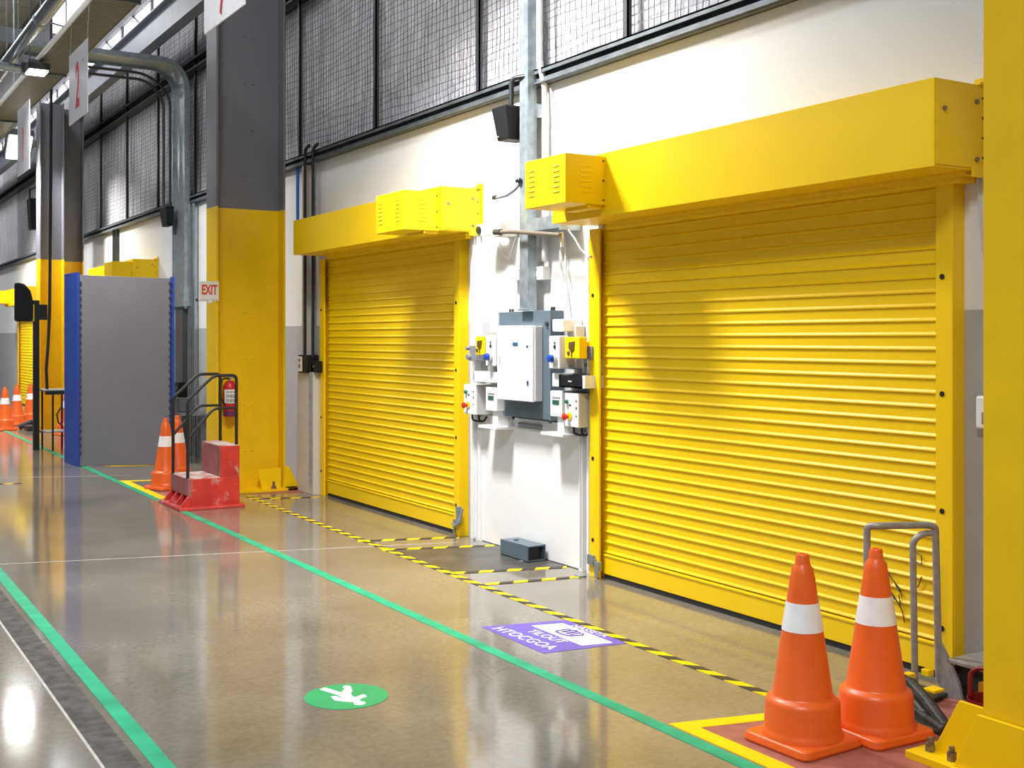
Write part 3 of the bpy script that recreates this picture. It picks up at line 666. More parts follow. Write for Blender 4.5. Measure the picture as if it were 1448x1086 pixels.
MB().box(4.436, 4.441, 6.49, 6.53, 1.303, 1.312).build('badge', M['control_grey'], t)
b = MB(); b.box(4.45, W - 0.001, 6.35, 6.38, 1.265, 1.35); b.build('side_plate', M['white_plastic'], t)
# control stations
def control(y0, y1, z0, z1, label):
    t = thing('control_station', (4.5, (y0 + y1) / 2, z0), label, 'control box')
    MB().box(4.465, W - 0.001, y0, y1, z0, z1).build('enclosure', mat('pale_grey_enclosure', (0.52, 0.52, 0.50), 0.45), t, bev=0.006)
    MB().box(4.457, 4.468, y0 + 0.002, y1 - 0.002, z0 + 0.002, z1 - 0.002).build('front_plate', M['white_plastic'], t, bev=0.003)
    yc = (y0 + y1) / 2
    e = MB().lathe([(0.026, 0), (0.026, 0.008)], (4.458, yc + 0.02, z0 + 0.075), 20, axis='x').build('stop_ring', M['yellow'], t)
    b = MB(); b.lathe([(0.013, 0), (0.013, 0.02), (0.024, 0.024), (0.023, 0.036), (0.012, 0.042)], (4.451, yc + 0.035, z0 + 0.07), 20, axis='x'); b.build('stop_button', M['red'], t, smooth=True)
    b = MB(); b.lathe([(0.014, 0), (0.014, 0.018), (0.010, 0.022)], (4.458, yc + 0.05, z1 - 0.06), 16, axis='x'); b.build('start_button', M['green_btn'], t, smooth=True)
    b = MB()
    for i, h in enumerate((0.012, 0.018, 0.010)): b.box(4.454, 4.459, yc - 0.062, yc - 0.052, z1 - 0.06 - i * 0.05, z1 - 0.06 - i * 0.05 + h)
    b.box(4.454, 4.459, yc + 0.005, yc + 0.03, z1 - 0.088, z1 - 0.078); b.pieces('legend', M['label_ink'], t)
    b = MB()
    for dx, dy in ((0, 0.02), (0.03, -0.03), (0.05, 0.0)): b.tube(rounded([(4.49 + dx, yc + dy, z0 + 0.01), (4.49 + dx, yc + dy, z0 - 0.05), (4.57, yc - 0.02, z0 - 0.06), (4.585, yc - 0.04, z0 - 0.02)], 0.03), 0.008, 8)
    b.pieces('cable_tail', M['black'], t, smooth=True)
    return t
control(7.82, 8.015, 1.006, 1.240, 'grey control station with red stop button beside the smaller shutter')
control(6.435, 6.60, 0.997, 1.229, 'grey control station with red stop button beside the larger shutter')
def display(y0, y1, z0, z1, label):
    t = thing('display_unit', (4.52, (y0 + y1) / 2, z0), label, 'display')
    MB().box(4.45, W - 0.001, y0, y1, z0, z1).build('case', M['white'], t, bev=0.006)
    yc = (y0 + y1) / 2
    MB().box(4.446, 4.452, yc - 0.04, yc + 0.04, z0 + 0.085, z0 + 0.115).build('screen', M['lcd'], t)
    b = MB()
    for i in range(5): b.box(4.447, 4.451, yc - 0.05 + i * 0.02, yc - 0.04 + i * 0.02, z0 + 0.125, z0 + 0.135)
    b.pieces('legend', M['label_ink'], t)
    b = MB(); b.box(4.47, W - 0.001, yc - 0.07, yc + 0.01, z0 - 0.12, z0); b.box(4.44, W - 0.001, yc - 0.10, yc + 0.18, z0 - 0.135, z0 - 0.115); b.build('shelf_bracket', M['white'], t, bev=0.002)
display(7.50, 7.66, 1.05, 1.228, 'white display unit beside the control station left of the cabinet')
display(6.625, 6.77, 1.058, 1.235, 'white display unit beside the control station right of the cabinet')
# steel floor box
t = thing('steel_floor_box', (4.5, 7.2, 0), 'slate square steel tube lying on the floor against the white panel', 'steel tube')
b = MB(); x0, x1, ya, yb, zz = 4.425, 4.575, 7.02, 7.40, 0.115; wl_ = 0.008
b.box(x0, x0 + wl_, ya, yb, 0.004, zz); b.box(x1 - wl_, x1, ya, yb, 0.004, zz); b.box(x0, x1, ya, yb, zz - wl_, zz); b.box(x0, x1, ya, yb, 0.004, 0.012); b.box(x0, x1, yb - 0.01, yb, 0.004, zz)
b.build('tube', M['slate'], t, bev=0.003)
MB().box(x0 + 0.012, x1 - 0.03, ya + 0.03, ya + 0.3, 0.012, zz - 0.012).build('shade_block', M['rubber'], t)  # black block stands in for the shade inside the hollow tube
MB().box(x0 - 0.02, x1 + 0.0, ya + 0.05, ya + 0.09, 0.0, 0.006).build('foot_plate', M['galv'], t)
MB().cyl((4.5, 7.30, zz), (4.5, 7.30, zz + 0.005), 0.018, 12).build('cap', M['dark_steel'], t)
# switch near right column
t = thing('wall_switch', (4.6, 3.40, 1.187), 'white wall switch on the grey paint beside the right column', 'switch')
MB().box(4.575, W, 3.34, 3.435, 1.187, 1.337).build('plate', M['white_plastic'], t, bev=0.01)
MB().box(4.569, 4.577, 3.36, 3.40, 1.21, 1.265).build('rocker', M['mid_grey'], t, bev=0.004)
b = MB(); b.tube([(4.60, 3.46, 2.7), (4.60, 3.44, 2.3), (4.60, 3.41, 2.0), (4.60, 3.36, 1.85)], 0.006, 8)
tag(b.build('cable', M['conduit'], smooth=True), 'grey cable hanging on the wall beside the right column', 'cable')

# ------------------------------------------------------------------ wall between column and small shutter
b = MB(); b.box(4.47, W - 0.002, 11.19, 11.62, 0, 1.335)
tag(b.build('cable_trunking', M['beige'], bev=0.004), 'wide off white boxed trunking low on the wall beside the column', 'trunking')
b = MB(); b.box(4.54, W - 0.002, 11.56, 11.68, 1.34, 3.42)
tag(b.build('cable_trunking', M['beige'], bev=0.004), 'tall off white trunking rising behind the black cables beside the column', 'trunking')
for (y_, z0, z1, m, lb) in ((11.49, 1.42, 3.56, 'black', 'left of two black vertical cables beside the smaller shutter'), (11.27, 1.40, 3.54, 'black', 'right of two black vertical cables beside the smaller shutter')):
    b = MB(); b.tube(rounded([(4.50, y_, z0), (4.50, y_, z1), (4.50, y_ - 0.12, z1 + 0.03)], 0.06), 0.017, 8)
    tag(b.build('cable', M[m], smooth=True), lb, 'cable')
b = MB(); b.cyl((4.57, 11.88, 2.80), (4.57, 11.88, 3.46), 0.018, 8)
tag(b.build('cable', M['cable_blue'], smooth=True), 'blue vertical cable just right of the grey column', 'cable')
b = MB(); b.cyl((4.45, 11.22, 0.12), (4.45, 11.22, 1.25), 0.012, 8); b.cyl((4.56, 11.36, 1.43), (4.56, 11.36, 3.42), 0.012, 8)
tag(b.build('conduit', M['galv'], smooth=True), 'thin galvanised conduit beside the smaller shutter far post', 'conduit')
t = thing('switch_box', (4.5, 11.35, 1.24), 'black switch box with white face beside the smaller shutter far post', 'switch')
MB().box(4.43, 4.56, 11.26, 11.50, 1.24, 1.425).build('box', M['black_matt'], t, bev=0.005)
MB().box(4.424, 4.432, 11.39, 11.50, 1.255, 1.41).build('face', M['white_plastic'], t)
b = MB(); b.cyl((4.418, 11.45, 1.37), (4.426, 11.45, 1.37), 0.018, 12); b.cyl((4.418, 11.45, 1.31), (4.426, 11.45, 1.31), 0.018, 12); b.pieces('button', mat('brown_button', (0.2, 0.07, 0.03), 0.5), t)
b = MB(); b.box(4.47, 4.56, 11.10, 11.26, 1.25, 1.365); b.build('arm', M['black_matt'], t, bev=0.003)
MB().cyl((4.464, 11.18, 1.31), (4.472, 11.18, 1.31), 0.014, 10).build('eye', M['silver_bolt'], t)

# ------------------------------------------------------------------ fire extinguisher
t = thing('fire_extinguisher', (3.80, 11.80, 0.78), 'red fire extinguisher with white label hung on the yellow column', 'fire extinguisher')
b = MB(); b.lathe([(0.060, 0), (0.066, 0.01), (0.066, 0.30), (0.060, 0.335), (0.035, 0.365), (0.018, 0.372)], (3.80, 11.80, 0.79), 28); b.build('cylinder', M['red'], t, smooth=True)
b = MB(); b.lathe([(0.0665, 0), (0.0665, 0.05)], (3.80, 11.80, 0.80), 28); b.build('base_band', mat('purple_band', (0.12, 0.02, 0.10), 0.4), t, smooth=True)
lab = []; n = 12
b = MB(); A = [math.radians(200 + 130 * i / n) for i in range(n + 1)]
b.add([(3.80 + 0.068 * math.cos(a), 11.80 + 0.068 * math.sin(a), z) for z in (0.93, 1.07) for a in A], [(i, i + 1, n + 2 + i, n + 1 + i) for i in range(n)])
lb_ = b.build('label', M['white_plastic'], t)
b = MB(); A = [math.radians(225 + 80 * i / n) for i in range(n + 1)]
for (z0, z1) in ((0.94, 0.975), (0.985, 1.02), (1.035, 1.055)):
    b.add([(3.80 + 0.0690 * math.cos(a), 11.80 + 0.0690 * math.sin(a), z) for z in (z0, z1) for a in A], [(i, i + 1, n + 2 + i, n + 1 + i) for i in range(0, n, 2)])
b.pieces('print', M['label_ink'], lb_)
b = MB(); b.cyl((3.80, 11.80, 1.155), (3.80, 11.80, 1.185), 0.016, 10); b.box(3.775, 3.86, 11.785, 11.815, 1.185, 1.195); b.extr([(3.78, 1.195), (3.86, 1.225), (3.865, 1.215), (3.80, 1.195)], 'y', 11.788, 11.812); b.build('valve', M['galv'], t)
b = MB(); b.tube(rounded([(3.79, 11.79, 1.18), (3.72, 11.78, 1.19), (3.695, 11.78, 1.10), (3.70, 11.78, 0.98), (3.735, 11.77, 0.92)], 0.05), 0.010, 8); b.build('hose', M['black'], t, smooth=True)

# ------------------------------------------------------------------ red step block and rails
t = thing('step_block', (3.33, 11.12, 0), 'worn red concrete step block with two treads and black handrails', 'steps')
b = MB()
b.box(3.12, 3.585, 10.83, 11.42, 0.02, 0.285); b.box(3.40, 3.585, 10.83, 11.42, 0.28, 0.58)
b.prism([(2.99, 10.76, 0.0), (3.62, 10.76, 0.0), (3.62, 11.50, 0.0), (2.99, 11.50, 0.0)], [(3.0, 10.77, 0.03), (3.61, 10.77, 0.03), (3.61, 11.49, 0.03), (3.0, 11.49, 0.03)])
for yy in (10.83, 11.02, 11.21, 11.40): b.extr([(3.12, 0.025), (3.01, 0.025), (3.09, 0.13), (3.12, 0.13)], 'y', yy, yy + 0.02)
b.build('block', M['red_concrete'], t, bev=0.008)
MB().box(3.09, 3.125, 10.83, 11.42, 0.125, 0.285).build('riser', M['dusty_face'], t, bev=0.006)
MB().box(3.392, 3.404, 10.835, 11.415, 0.29, 0.575).build('riser', M['dusty_face'], t, bev=0.004)
MB().box(3.095, 3.395, 10.835, 11.415, 0.283, 0.289).build('tread', M['dusty_tread'], t)
MB().box(3.398, 3.58, 10.835, 11.415, 0.578, 0.584).build('tread', M['dusty_tread'], t)
for yy in (10.87, 11.37):
    b = MB()
    b.tube(rounded([(3.10, yy, 0.28), (3.10, yy, 1.02), (3.345, yy, 1.245), (3.565, yy, 1.245), (3.565, yy, 0.58)], 0.05), 0.015, 10)
    b.tube(rounded([(3.10, yy, 0.66), (3.345, yy, 0.935), (3.565, yy, 0.935)], 0.05), 0.013, 10)
    b.build('handrail', M['black'], t, smooth=True)

# ------------------------------------------------------------------ traffic cones
def cone_proto(loc, rz, label):
    t = thing('traffic_cone', (0, 0, 0), label, 'traffic cone', None)
    b = MB(); hw = 0.170; pts = []
    for (sx, sy) in ((1, 1), (-1, 1), (-1, -1), (1, -1)):
        a0 = {(1, 1): 0, (-1, 1): 90, (-1, -1): 180, (1, -1): 270}[(sx, sy)]
        for k in range(5):
            a = math.radians(a0 + 22.5 * k); pts.append((sx * (hw - 0.035) + 0.035 * math.cos(a), sy * (hw - 0.035) + 0.035 * math.sin(a)))
    b.prism([(x * 0.98, y * 0.98, 0.0) for x, y in pts], [(x, y, 0.012) for x, y in pts])
    b.prism([(x, y, 0.012) for x, y in pts], [(x * 0.96, y * 0.96, 0.038) for x, y in pts])
    b.build('base', M['orange'], t, bev=0.006, smooth=True)
    b = MB()
    b.lathe([(0.158, 0.03), (0.159, 0.050), (0.152, 0.060), (0.149, 0.072), (0.145, 0.165), (0.141, 0.178), (0.130, 0.188), (0.121, 0.192), (0.117, 0.20),
             (0.0785, 0.46), (0.056, 0.60), (0.049, 0.655), (0.046, 0.665), (0.043, 0.690), (0.031, 0.705), (0.029, 0.712), (0.026, 0.742), (0.022, 0.748), (0.012, 0.748), (0.011, 0.70)], (0, 0, 0), 48)
    b.build('body', M['orange'], t, smooth=True)
    b = MB(); b.lathe([(0.0815, 0.450), (0.0640, 0.560)], (0, 0, 0), 48); b.build('reflective_band', M['reflective'], t, smooth=True)
    t.location = loc; t.rotation_euler.z = rz
    return t
c = cone_proto((3.385, 3.335, 0), math.radians(2), 'orange traffic cone with silver band, left of the two by the yellow corner')
copy_thing(c, (3.722, 3.262, 0), 'orange traffic cone in front of the grey tube handle', rotz=math.radians(-3))
copy_thing(c, (3.33, 12.50, 0), 'orange traffic cone behind the step block, touching the grey screen side', rotz=math.radians(20))
copy_thing(c, (3.56, 12.88, 0), 'orange traffic cone behind the step block, nearer the handrails', rotz=math.radians(5))
copy_thing(c, (3.06, 21.9, 0), 'distant orange cone at the very left edge', rotz=0.3)
copy_thing(c, (3.42, 23.0, 0), 'distant orange cone in front of the farthest shutter', rotz=0.1)
copy_thing(c, (3.72, 23.4, 0), 'distant orange cone just left of the black mirror post', rotz=0.5)
copy_thing(c, (3.78, 20.3, 0), 'distant orange cone right of the mirror post, behind the small stand', rotz=0.2)

# ------------------------------------------------------------------ hand trolley by the right column
t = thing('pallet_truck', (4.2, 3.5, 0), 'grey tube handled truck with grimy black base behind the cones', 'trolley')
b = MB(); b.tube(rounded([(4.05, 3.60, 0.03), (4.05, 3.60, 0.765), (4.07, 3.55, 0.77), (4.30, 3.48, 0.765), (4.345, 3.47, 0.755), (4.37, 3.47, 0.05)], 0.06, 7), 0.016, 12)
b.build('tube_handle', M['tube_grey'], t, smooth=True)
b = MB(); b.tube(rounded([(4.27, 3.52, 0.05), (4.255, 3.52, 0.69), (4.29, 3.50, 0.725), (4.345, 3.48, 0.725)], 0.05, 7), 0.015, 12)
b.build('tube_handle', M['tube_grey'], t, smooth=True)
b = MB()
for (off, zt, th) in ((0.0, 0.115, 0.028), (0.045, 0.06, 0.022), (0.08, 0.028, 0.022)):
    b.tube([(4.05 - off * 0.5, 3.53 - off * 0.6, zt - 0.03), (4.085 - off * 0.5, 3.48 - off * 0.6, zt + 0.008), (4.075 - off * 0.5, 3.38 - off * 0.5, zt), (4.02 - off * 0.5, 3.25 - off * 0.4, max(0.026, zt - 0.035)), (3.95 - off * 0.4, 3.10 - off * 0.2, 0.026)], th, 8)
b.extr([(3.98, 3.56), (4.36, 3.60), (4.38, 3.42), (4.10, 3.36), (3.98, 3.06), (3.90, 3.06)], 'z', 0.002, 0.022); b.build('rocker_base', M['grime'], t, bev=0.005)
b = MB(); b.lathe([(0.016, 0), (0.014, 0.01)], (4.022, 3.52, 0.095), 12, axis='x'); b.build('pivot_bolt', M['galv'], t)
b = MB(); b.extr([(3.46, 0.0), (3.46, 0.24), (3.43, 0.20), (3.36, 0.08), (3.34, 0.0)], 'x', 4.36, 4.375); b.build('fin_plate', M['tube_grey'], t)
b = MB(); b.box(4.26, 4.30, 3.44, 3.48, 0.10, 0.13); b.box(4.20, 4.24, 3.49, 3.53, 0.085, 0.11); b.box(4.20, 4.27, 3.36, 3.42, 0.055, 0.07); b.pieces('yellow_fitting', M['yellow'], t, bev=0.004)
t = thing('machine_housing', (4.45, 3.32, 0), 'dark grimy machine housing on the floor beside the right column', 'machine')
b = MB(); b.extr([(3.12, 0.0), (3.40, 0.0), (3.44, 0.12), (3.40, 0.16), (3.12, 0.15)], 'x', 4.40, 4.58); b.build('body', M['grime'], t, bev=0.01)
b = MB(); b.box(4.36, 4.60, 3.05, 3.42, 0.155, 0.175); b.build('lid', M['tube_grey'], t, bev=0.005)
b = MB(); b.box(4.36, 4.41, 3.18, 3.26, 0.03, 0.11); b.build('yellow_block', mat('worn_orange_block', (0.55, 0.25, 0.01), 0.5), t, bev=0.004)
t = thing('red_bucket', (4.16, 3.06, 0), 'dark red bucket with handle half hidden by the right column', 'bucket')
b = MB(); b.lathe([(0.075, 0), (0.092, 0.125), (0.088, 0.125), (0.072, 0.01)], (4.16, 3.05, 0.0), 28); b.build('pail', M['deep_red'], t, smooth=True)
b = MB(); b.tube(rounded([(4.13, 3.125, 0.12), (4.13, 3.125, 0.22), (4.14, 3.09, 0.245), (4.16, 2.98, 0.245), (4.16, 2.97, 0.12)], 0.03), 0.010, 8); b.build('handle', M['deep_red'], t, smooth=True)

# ------------------------------------------------------------------ grey screen, mirror post, stand
t = thing('partition_screen', (3.4, 15.0, 0), 'tall grey freestanding screen with blue edges', 'screen')
A = Vector((2.985, 15.18, 0)); B = Vector((3.985, 14.76, 0)); d = (B - A).normalized(); nrm = Vector((d.y, -d.x, 0))
def slab(p, q, th, z0, z1, z1b=None, mb=None):
    dd = (q - p).normalized(); n_ = Vector((-dd.y, dd.x, 0)) * th; mb = mb or MB(); z1b = z1 if z1b is None else z1b
    mb.prism([p + Vector((0, 0, z0)), q + Vector((0, 0, z0)), q + n_ + Vector((0, 0, z0)), p + n_ + Vector((0, 0, z0))], [p + Vector((0, 0, z1)), q + Vector((0, 0, z1b)), q + n_ + Vector((0, 0, z1b)), p + n_ + Vector((0, 0, z1))]); return mb
slab(A, B, 0.05, 0.01, 2.385, 2.35).build('panel', M['board_grey'], t, bev=0.003)
slab(B + d * 0.001, B + d * 0.05, 0.06, 0.0, 2.37).build('edge_frame', M['blue_panel'], t)
slab(A - d * 0.03, A - d * 0.002, 0.06, 0.0, 2.385).build('edge_frame', M['blue_panel'], t)
A2 = Vector((2.915, 15.80, 0)); b = slab(A2, A - d * 0.03, 0.03, 0.0, 2.42); b.build('side_wing', M['blue_panel'], t, bev=0.003)
b = MB()
for i in range(24):
    z = 0.15 + i * 0.092
    for P_ in (A + d * 0.004 - Vector((0, 0.012, 0)), B - d * 0.004 - Vector((0, 0.012, 0))): b.box(P_.x - 0.012, P_.x + 0.012, P_.y - 0.006, P_.y + 0.008, z, z + 0.035)
b.pieces('edge_clip', M['dark_steel'], t)
t = thing('mirror_post', (2.90, 17.8, 0), 'black post carrying a round safety mirror seen from behind', 'mirror')
MB().box(2.862, 2.942, 17.76, 17.84, 0.0, 2.14).build('post', M['black'], t, bev=0.004)
b = MB(); pr = [(0.0, 0.0), (0.0, 0.555), (0.12, 0.535), (0.20, 0.44), (0.235, 0.30), (0.235, 0.0)]
b.extr([(2.615 + x, 1.835 + z) for x, z in pr], 'y', 17.70, 17.86); b.build('mirror_back', M['black_matt'], t, bev=0.03)
b = MB(); b.box(2.80, 2.87, 17.77, 17.83, 2.08, 2.11); b.box(2.94, 3.05, 17.77, 17.84, 1.86, 2.08); b.build('bracket', M['black'], t)
b = MB(); b.box(2.85, 2.87, 17.75, 17.79, 1.84, 2.08); b.build('yellow_clamp', M['yellow'], t)
t = thing('side_stand', (3.1, 17.6, 0), 'small black framed stand with thin top between mirror post and grey screen', 'stand')
MB().box(2.95, 3.30, 17.45, 17.95, 0.85, 0.868).build('top', M['galv'], t, bev=0.002)
b = MB(); b.box(2.97, 3.28, 17.46, 17.5, 0.80, 0.85); b.build('rail', M['black'], t)
for (xx, yy) in ((3.0, 17.9), (3.07, 17.47), (3.27, 17.47), (3.27, 17.9)): MB().box(xx - 0.012, xx + 0.012, yy - 0.012, yy + 0.012, 0, 0.85).build('leg', M['black'], t)
MB().box(2.98, 3.28, 17.47, 17.92, 0.26, 0.275).build('shelf', M['galv'], t)
b = MB(); b.tube([(3.18, 17.46, 0.62), (3.12, 17.45, 0.52), (3.14, 17.45, 0.40), (3.20, 17.45, 0.36)], 0.012, 8)
b.build('hanging_cable', M['black'], t, smooth=True)
b = MB(); b.tube([(3.30, 22.0, 0.03), (3.5, 21.95, 0.12), (3.7, 21.8, 0.16), (3.95, 21.2, 0.10)], 0.05, 8); b.box(3.35, 4.0, 21.4, 21.75, 0.0, 0.09)
tag(b.build('floor_jack', M['grime'], bev=0.01), 'dark low jack on the floor behind the black mirror post', 'jack')
b = MB(); b.box(3.75, 4.05, 20.6, 20.9, 0, 0.11)
tag(b.build('parts_bin', M['orange'], bev=0.02), 'low orange bin on the floor below the small black stand', 'bin')
b = MB(); b.tube([(3.07, 17.6, 9.19), (3.07, 17.6, 5.0), (3.06, 17.6, 3.0), (3.05, 17.6, 2.0), (3.03, 17.6, 1.5), (3.005, 17.6, 1.15), (3.02, 17.62, 0.875)], 0.022, 8)
tag(b.build('cable', M['black'], smooth=True), 'long dark cable hanging down to the small black stand', 'cable')
speaker(24.0, 24.4, 3.70, 4.30, 3.80, 3.95, 'distant black speaker tilted on a bracket left of the far column')

# ------------------------------------------------------------------ trunking riser, devices behind steps
tr = thing('cable_ladder', (4.45, 15.85, 0), 'galvanised cable tray that bends from the ceiling down the wall', 'cable tray')
path = [(4.50, 2.0)] + [(4.50, 5.0)] + [(4.15 + 0.35 * math.cos(math.radians(a)), 5.0 + 0.35 * math.sin(math.radians(a))) for a in range(15, 91, 15)] + [(2.45, 5.35)]
def ribbon(y0, y1, off, th):
    mb = MB(); n = len(path); out = []
    for i, (x, z) in enumerate(path):
        p0 = Vector(path[max(i - 1, 0)]); p1 = Vector(path[min(i + 1, n - 1)]); tg = (p1 - p0).normalized(); nn = Vector((-tg.y, tg.x))
        out.append((Vector((x, z)) + nn * off, Vector((x, z)) + nn * (off + th)))
    vs = []
    for (a, c) in out: vs += [(a.x, y0, a.y), (a.x, y1, a.y), (c.x, y1, c.y), (c.x, y0, c.y)]
    fs = []
    for i in range(n - 1):
        for k in range(4): fs.append((4 * i + k, 4 * i + (k + 1) % 4, 4 * i + 4 + (k + 1) % 4, 4 * i + 4 + k))
    fs += [(0, 1, 2, 3), (4 * n - 4, 4 * n - 1, 4 * n - 2, 4 * n - 3)]
    return mb.add(vs, fs)
ribbon(15.80, 16.40, 0.0, 0.004).build('tray_base', M['galv'], tr)
ribbon(15.795, 15.81, -0.03, 0.07).build('side_rail', M['galv'], tr)
ribbon(16.39, 16.405, -0.03, 0.07).build('side_rail', M['galv'], tr)
MB().box(4.44, 4.56, 15.76, 16.44, 2.03, 2.28).build('clamp_plate', M['galv'], tr)
for i, dx in enumerate((0.0, 0.09)):
    b = MB(); b.tube(rounded([(4.38 + dx, 16.55, 3.2), (4.38 + dx, 16.55, 4.95 + dx), (4.15, 16.55, 5.20 + dx), (2.6, 16.55, 5.20 + dx)], 0.3, 8), 0.02, 8)
    tag(b.build('conduit', M['dark_steel'], smooth=True), ['dark conduit bending with the cable tray, the lower of two', 'dark conduit bending with the cable tray, the upper of two'][i], 'conduit')
b = MB(); b.box(4.47, W - 0.002, 15.95, 16.3, 0.0, 2.0); 
tag(b.build('duct', mat('dark_grey_duct', (0.10, 0.105, 0.11), 0.4, 0.3), bev=0.006), 'dark grey vertical duct between the grey screen and the column', 'duct')
b = MB(); b.cyl((4.54, 15.80, 0.0), (4.54, 15.80, 3.42), 0.035, 12); b.cyl((4.56, 15.68, 0.0), (4.56, 15.68, 3.42), 0.03, 12)
tag(b.build('pipe', M['pipe'], smooth=True), 'silver vertical pipes beside the dark duct', 'pipe')
t = thing('wall_device', (4.3, 15.5, 0.62), 'black wall device with round lens above a grey box behind the handrails', 'device')
MB().box(4.22, 4.40, 15.25, 15.58, 0.632, 0.82).build('box', M['mid_grey'], t, bev=0.01)
MB().box(4.26, 4.38, 15.35, 15.55, 0.82, 1.02).build('head', M['black_matt'], t, bev=0.01)
b = MB(); b.lathe([(0.045, 0), (0.04, 0.02)], (4.26, 15.42, 0.92), 16, axis='x'); b.build('lens', M['dark_steel'], t)
MB().box(4.18, W - 0.002, 15.0, 15.6, 0.60, 0.63).build('shelf', M['galv'], t)
wedge(thing('loudspeaker', (4.36, 16.3, 3.16), 'small black loudspeaker hanging beside the bent cable tray', 'speaker'), 'enclosure', M['black_matt'], 16.15, 16.5, 3.15, 3.42, 4.30, 4.42, 0.75)
b = MB(); b.box(4.57, W, 20.5, 20.56, 2.7, 3.45); b.box(4.57, W, 20.25, 20.32, 2.7, 3.45)
tag(b.build('conduit', M['black']), 'dark thin conduits on the white wall above the next bay shutter', 'conduit')

# ------------------------------------------------------------------ overhead services
t = thing('overhead_tray', (2.55, 20, 4.8), 'wide ribbed overhead tray running along the walkway', 'cable tray')
MB().box(2.37, 2.76, -4, 40, 4.80, 4.815).build('deck', M['deck'], t)
b = MB(); b.box(2.355, 2.372, -4, 40, 4.795, 4.86); b.build('side_rail', M['white'], t)  # white colour stands in for light catching this lip
b = MB(); b.box(2.758, 2.772, -4, 40, 4.795, 4.90); b.build('side_rail', M['dark_steel'], t)
b = MB(); y = 0.5
while y < 39: b.box(2.35, 2.78, y, y + 0.05, 4.775, 4.80); b.cyl((2.36, y, 4.8), (2.36, y, 9.195), 0.008, 6); b.cyl((2.77, y, 4.8), (2.77, y, 9.195), 0.008, 6); y += 3.6
b.pieces('hanger', M['galv_dark'], t, per=3)
t = thing('overhead_pipe', (2.15, 20, 4.85), 'silver overhead pipe left of the ribbed tray', 'pipe')
b = MB(); b.cyl((2.13, -4, 4.88), (2.13, 40, 4.88), 0.075, 20); b.build('pipe', M['pipe'], t, smooth=True)
b = MB(); y = 1.3
while y < 39: b.lathe([(0.083, 0), (0.083, 0.04)], (2.13, y, 4.88), 20, axis='y'); b.tube([(2.13, y, 4.96), (2.13, y, 9.195)], 0.007, 6); b.tube([(2.2, y, 4.87), (2.345, y - 0.05, 4.83)], 0.01, 6); y += 2.3
b.pieces('clamp', M['galv'], t, per=3)
t = thing('cross_pipe', (1.5, 14.5, 4.9), 'silver cross pipe at upper left joining the overhead pipe', 'pipe')
b = MB(); b.cyl((-3, 14.5, 4.72), (2.35, 14.5, 4.72), 0.05, 14); b.build('pipe', M['pipe'], t, smooth=True)
b = MB(); b.box(2.20, 2.34, 14.45, 14.55, 4.66, 4.79); b.build('clamp', M['galv_dark'], t)
MB().cyl((1.0, 14.5, 4.72), (1.0, 14.5, 9.195), 0.01, 6).build('hanger', M['galv'], t)
# girder along the columns
t = thing('girder', (4.2, 26, 5.7), 'long blue grey girder linking the columns overhead', 'girder')
gm = mat('blue_grey_girder_paint', (0.22, 0.235, 0.30), 0.4, var=0.08)
b = MB(); b.box(4.19, 4.21, 12.9, 43.8, 5.66, 6.06); b.box(4.12, 4.28, 12.9, 43.8, 5.64, 5.66); b.box(4.12, 4.28, 12.9, 43.8, 6.06, 6.08); b.build('beam', gm, t)
# cross purlins in front of the clerestory
for i, yy in enumerate((16.8, 25.5, 34.0)):
    b = MB(); b.box(-6, 4.6, yy, yy + 0.16, 7.6, 7.9)
    tag(b.build('roof_beam', M['dark_steel']), ['dark roof beam crossing overhead, nearest of the far three', 'dark roof beam crossing overhead, middle of the far three', 'dark roof beam crossing overhead, farthest of three'][i], 'beam')
# hanging number signs
def hang_sign(y0, y1, z0, z1, txt, label, tsize, toff, small=None):
    t = thing('hanging_sign', (2.35, (y0 + y1) / 2, z0), label, 'sign')
    MB().box(2.347, 2.355, y0, y1, z0, z1).build('board', M['acrylic'], t)
    lettering(txt, tsize, M['sign_red'], t, (2.3465, (y0 + y1) / 2 + 0.02, z0 + toff), (0, -1, 0), (0, 0, 1), name='numeral', xs=0.62, bold=0.014)
    if small: lettering(small, 0.05, M['label_ink'], t, (2.3465, y0 + 0.2, z1 - 0.17), (0, -1, 0), (0, 0, 1), name='small_lettering')
    b = MB()
    for yy in (y0 + 0.02, y1 - 0.02): b.cyl((2.351, yy, z1 - 0.02), (2.37, yy, 4.80), 0.004, 6)
    b.pieces('wire', M['galv'], t)
hang_sign(11.59, 12.47, 3.755, 4.46, '2', 'white hanging sign with red numeral 2 above the column gap', 0.62, 0.32, '2')
hang_sign(14.86, 15.75, 3.62, 4.45, '?', 'white hanging sign farther away near the distant column', 0.55, 0.33)
hang_sign(7.0, 7.84, 3.66, 4.42, '7', 'white hanging sign in front of the grey column, cut by the picture top', 0.46, 0.20)
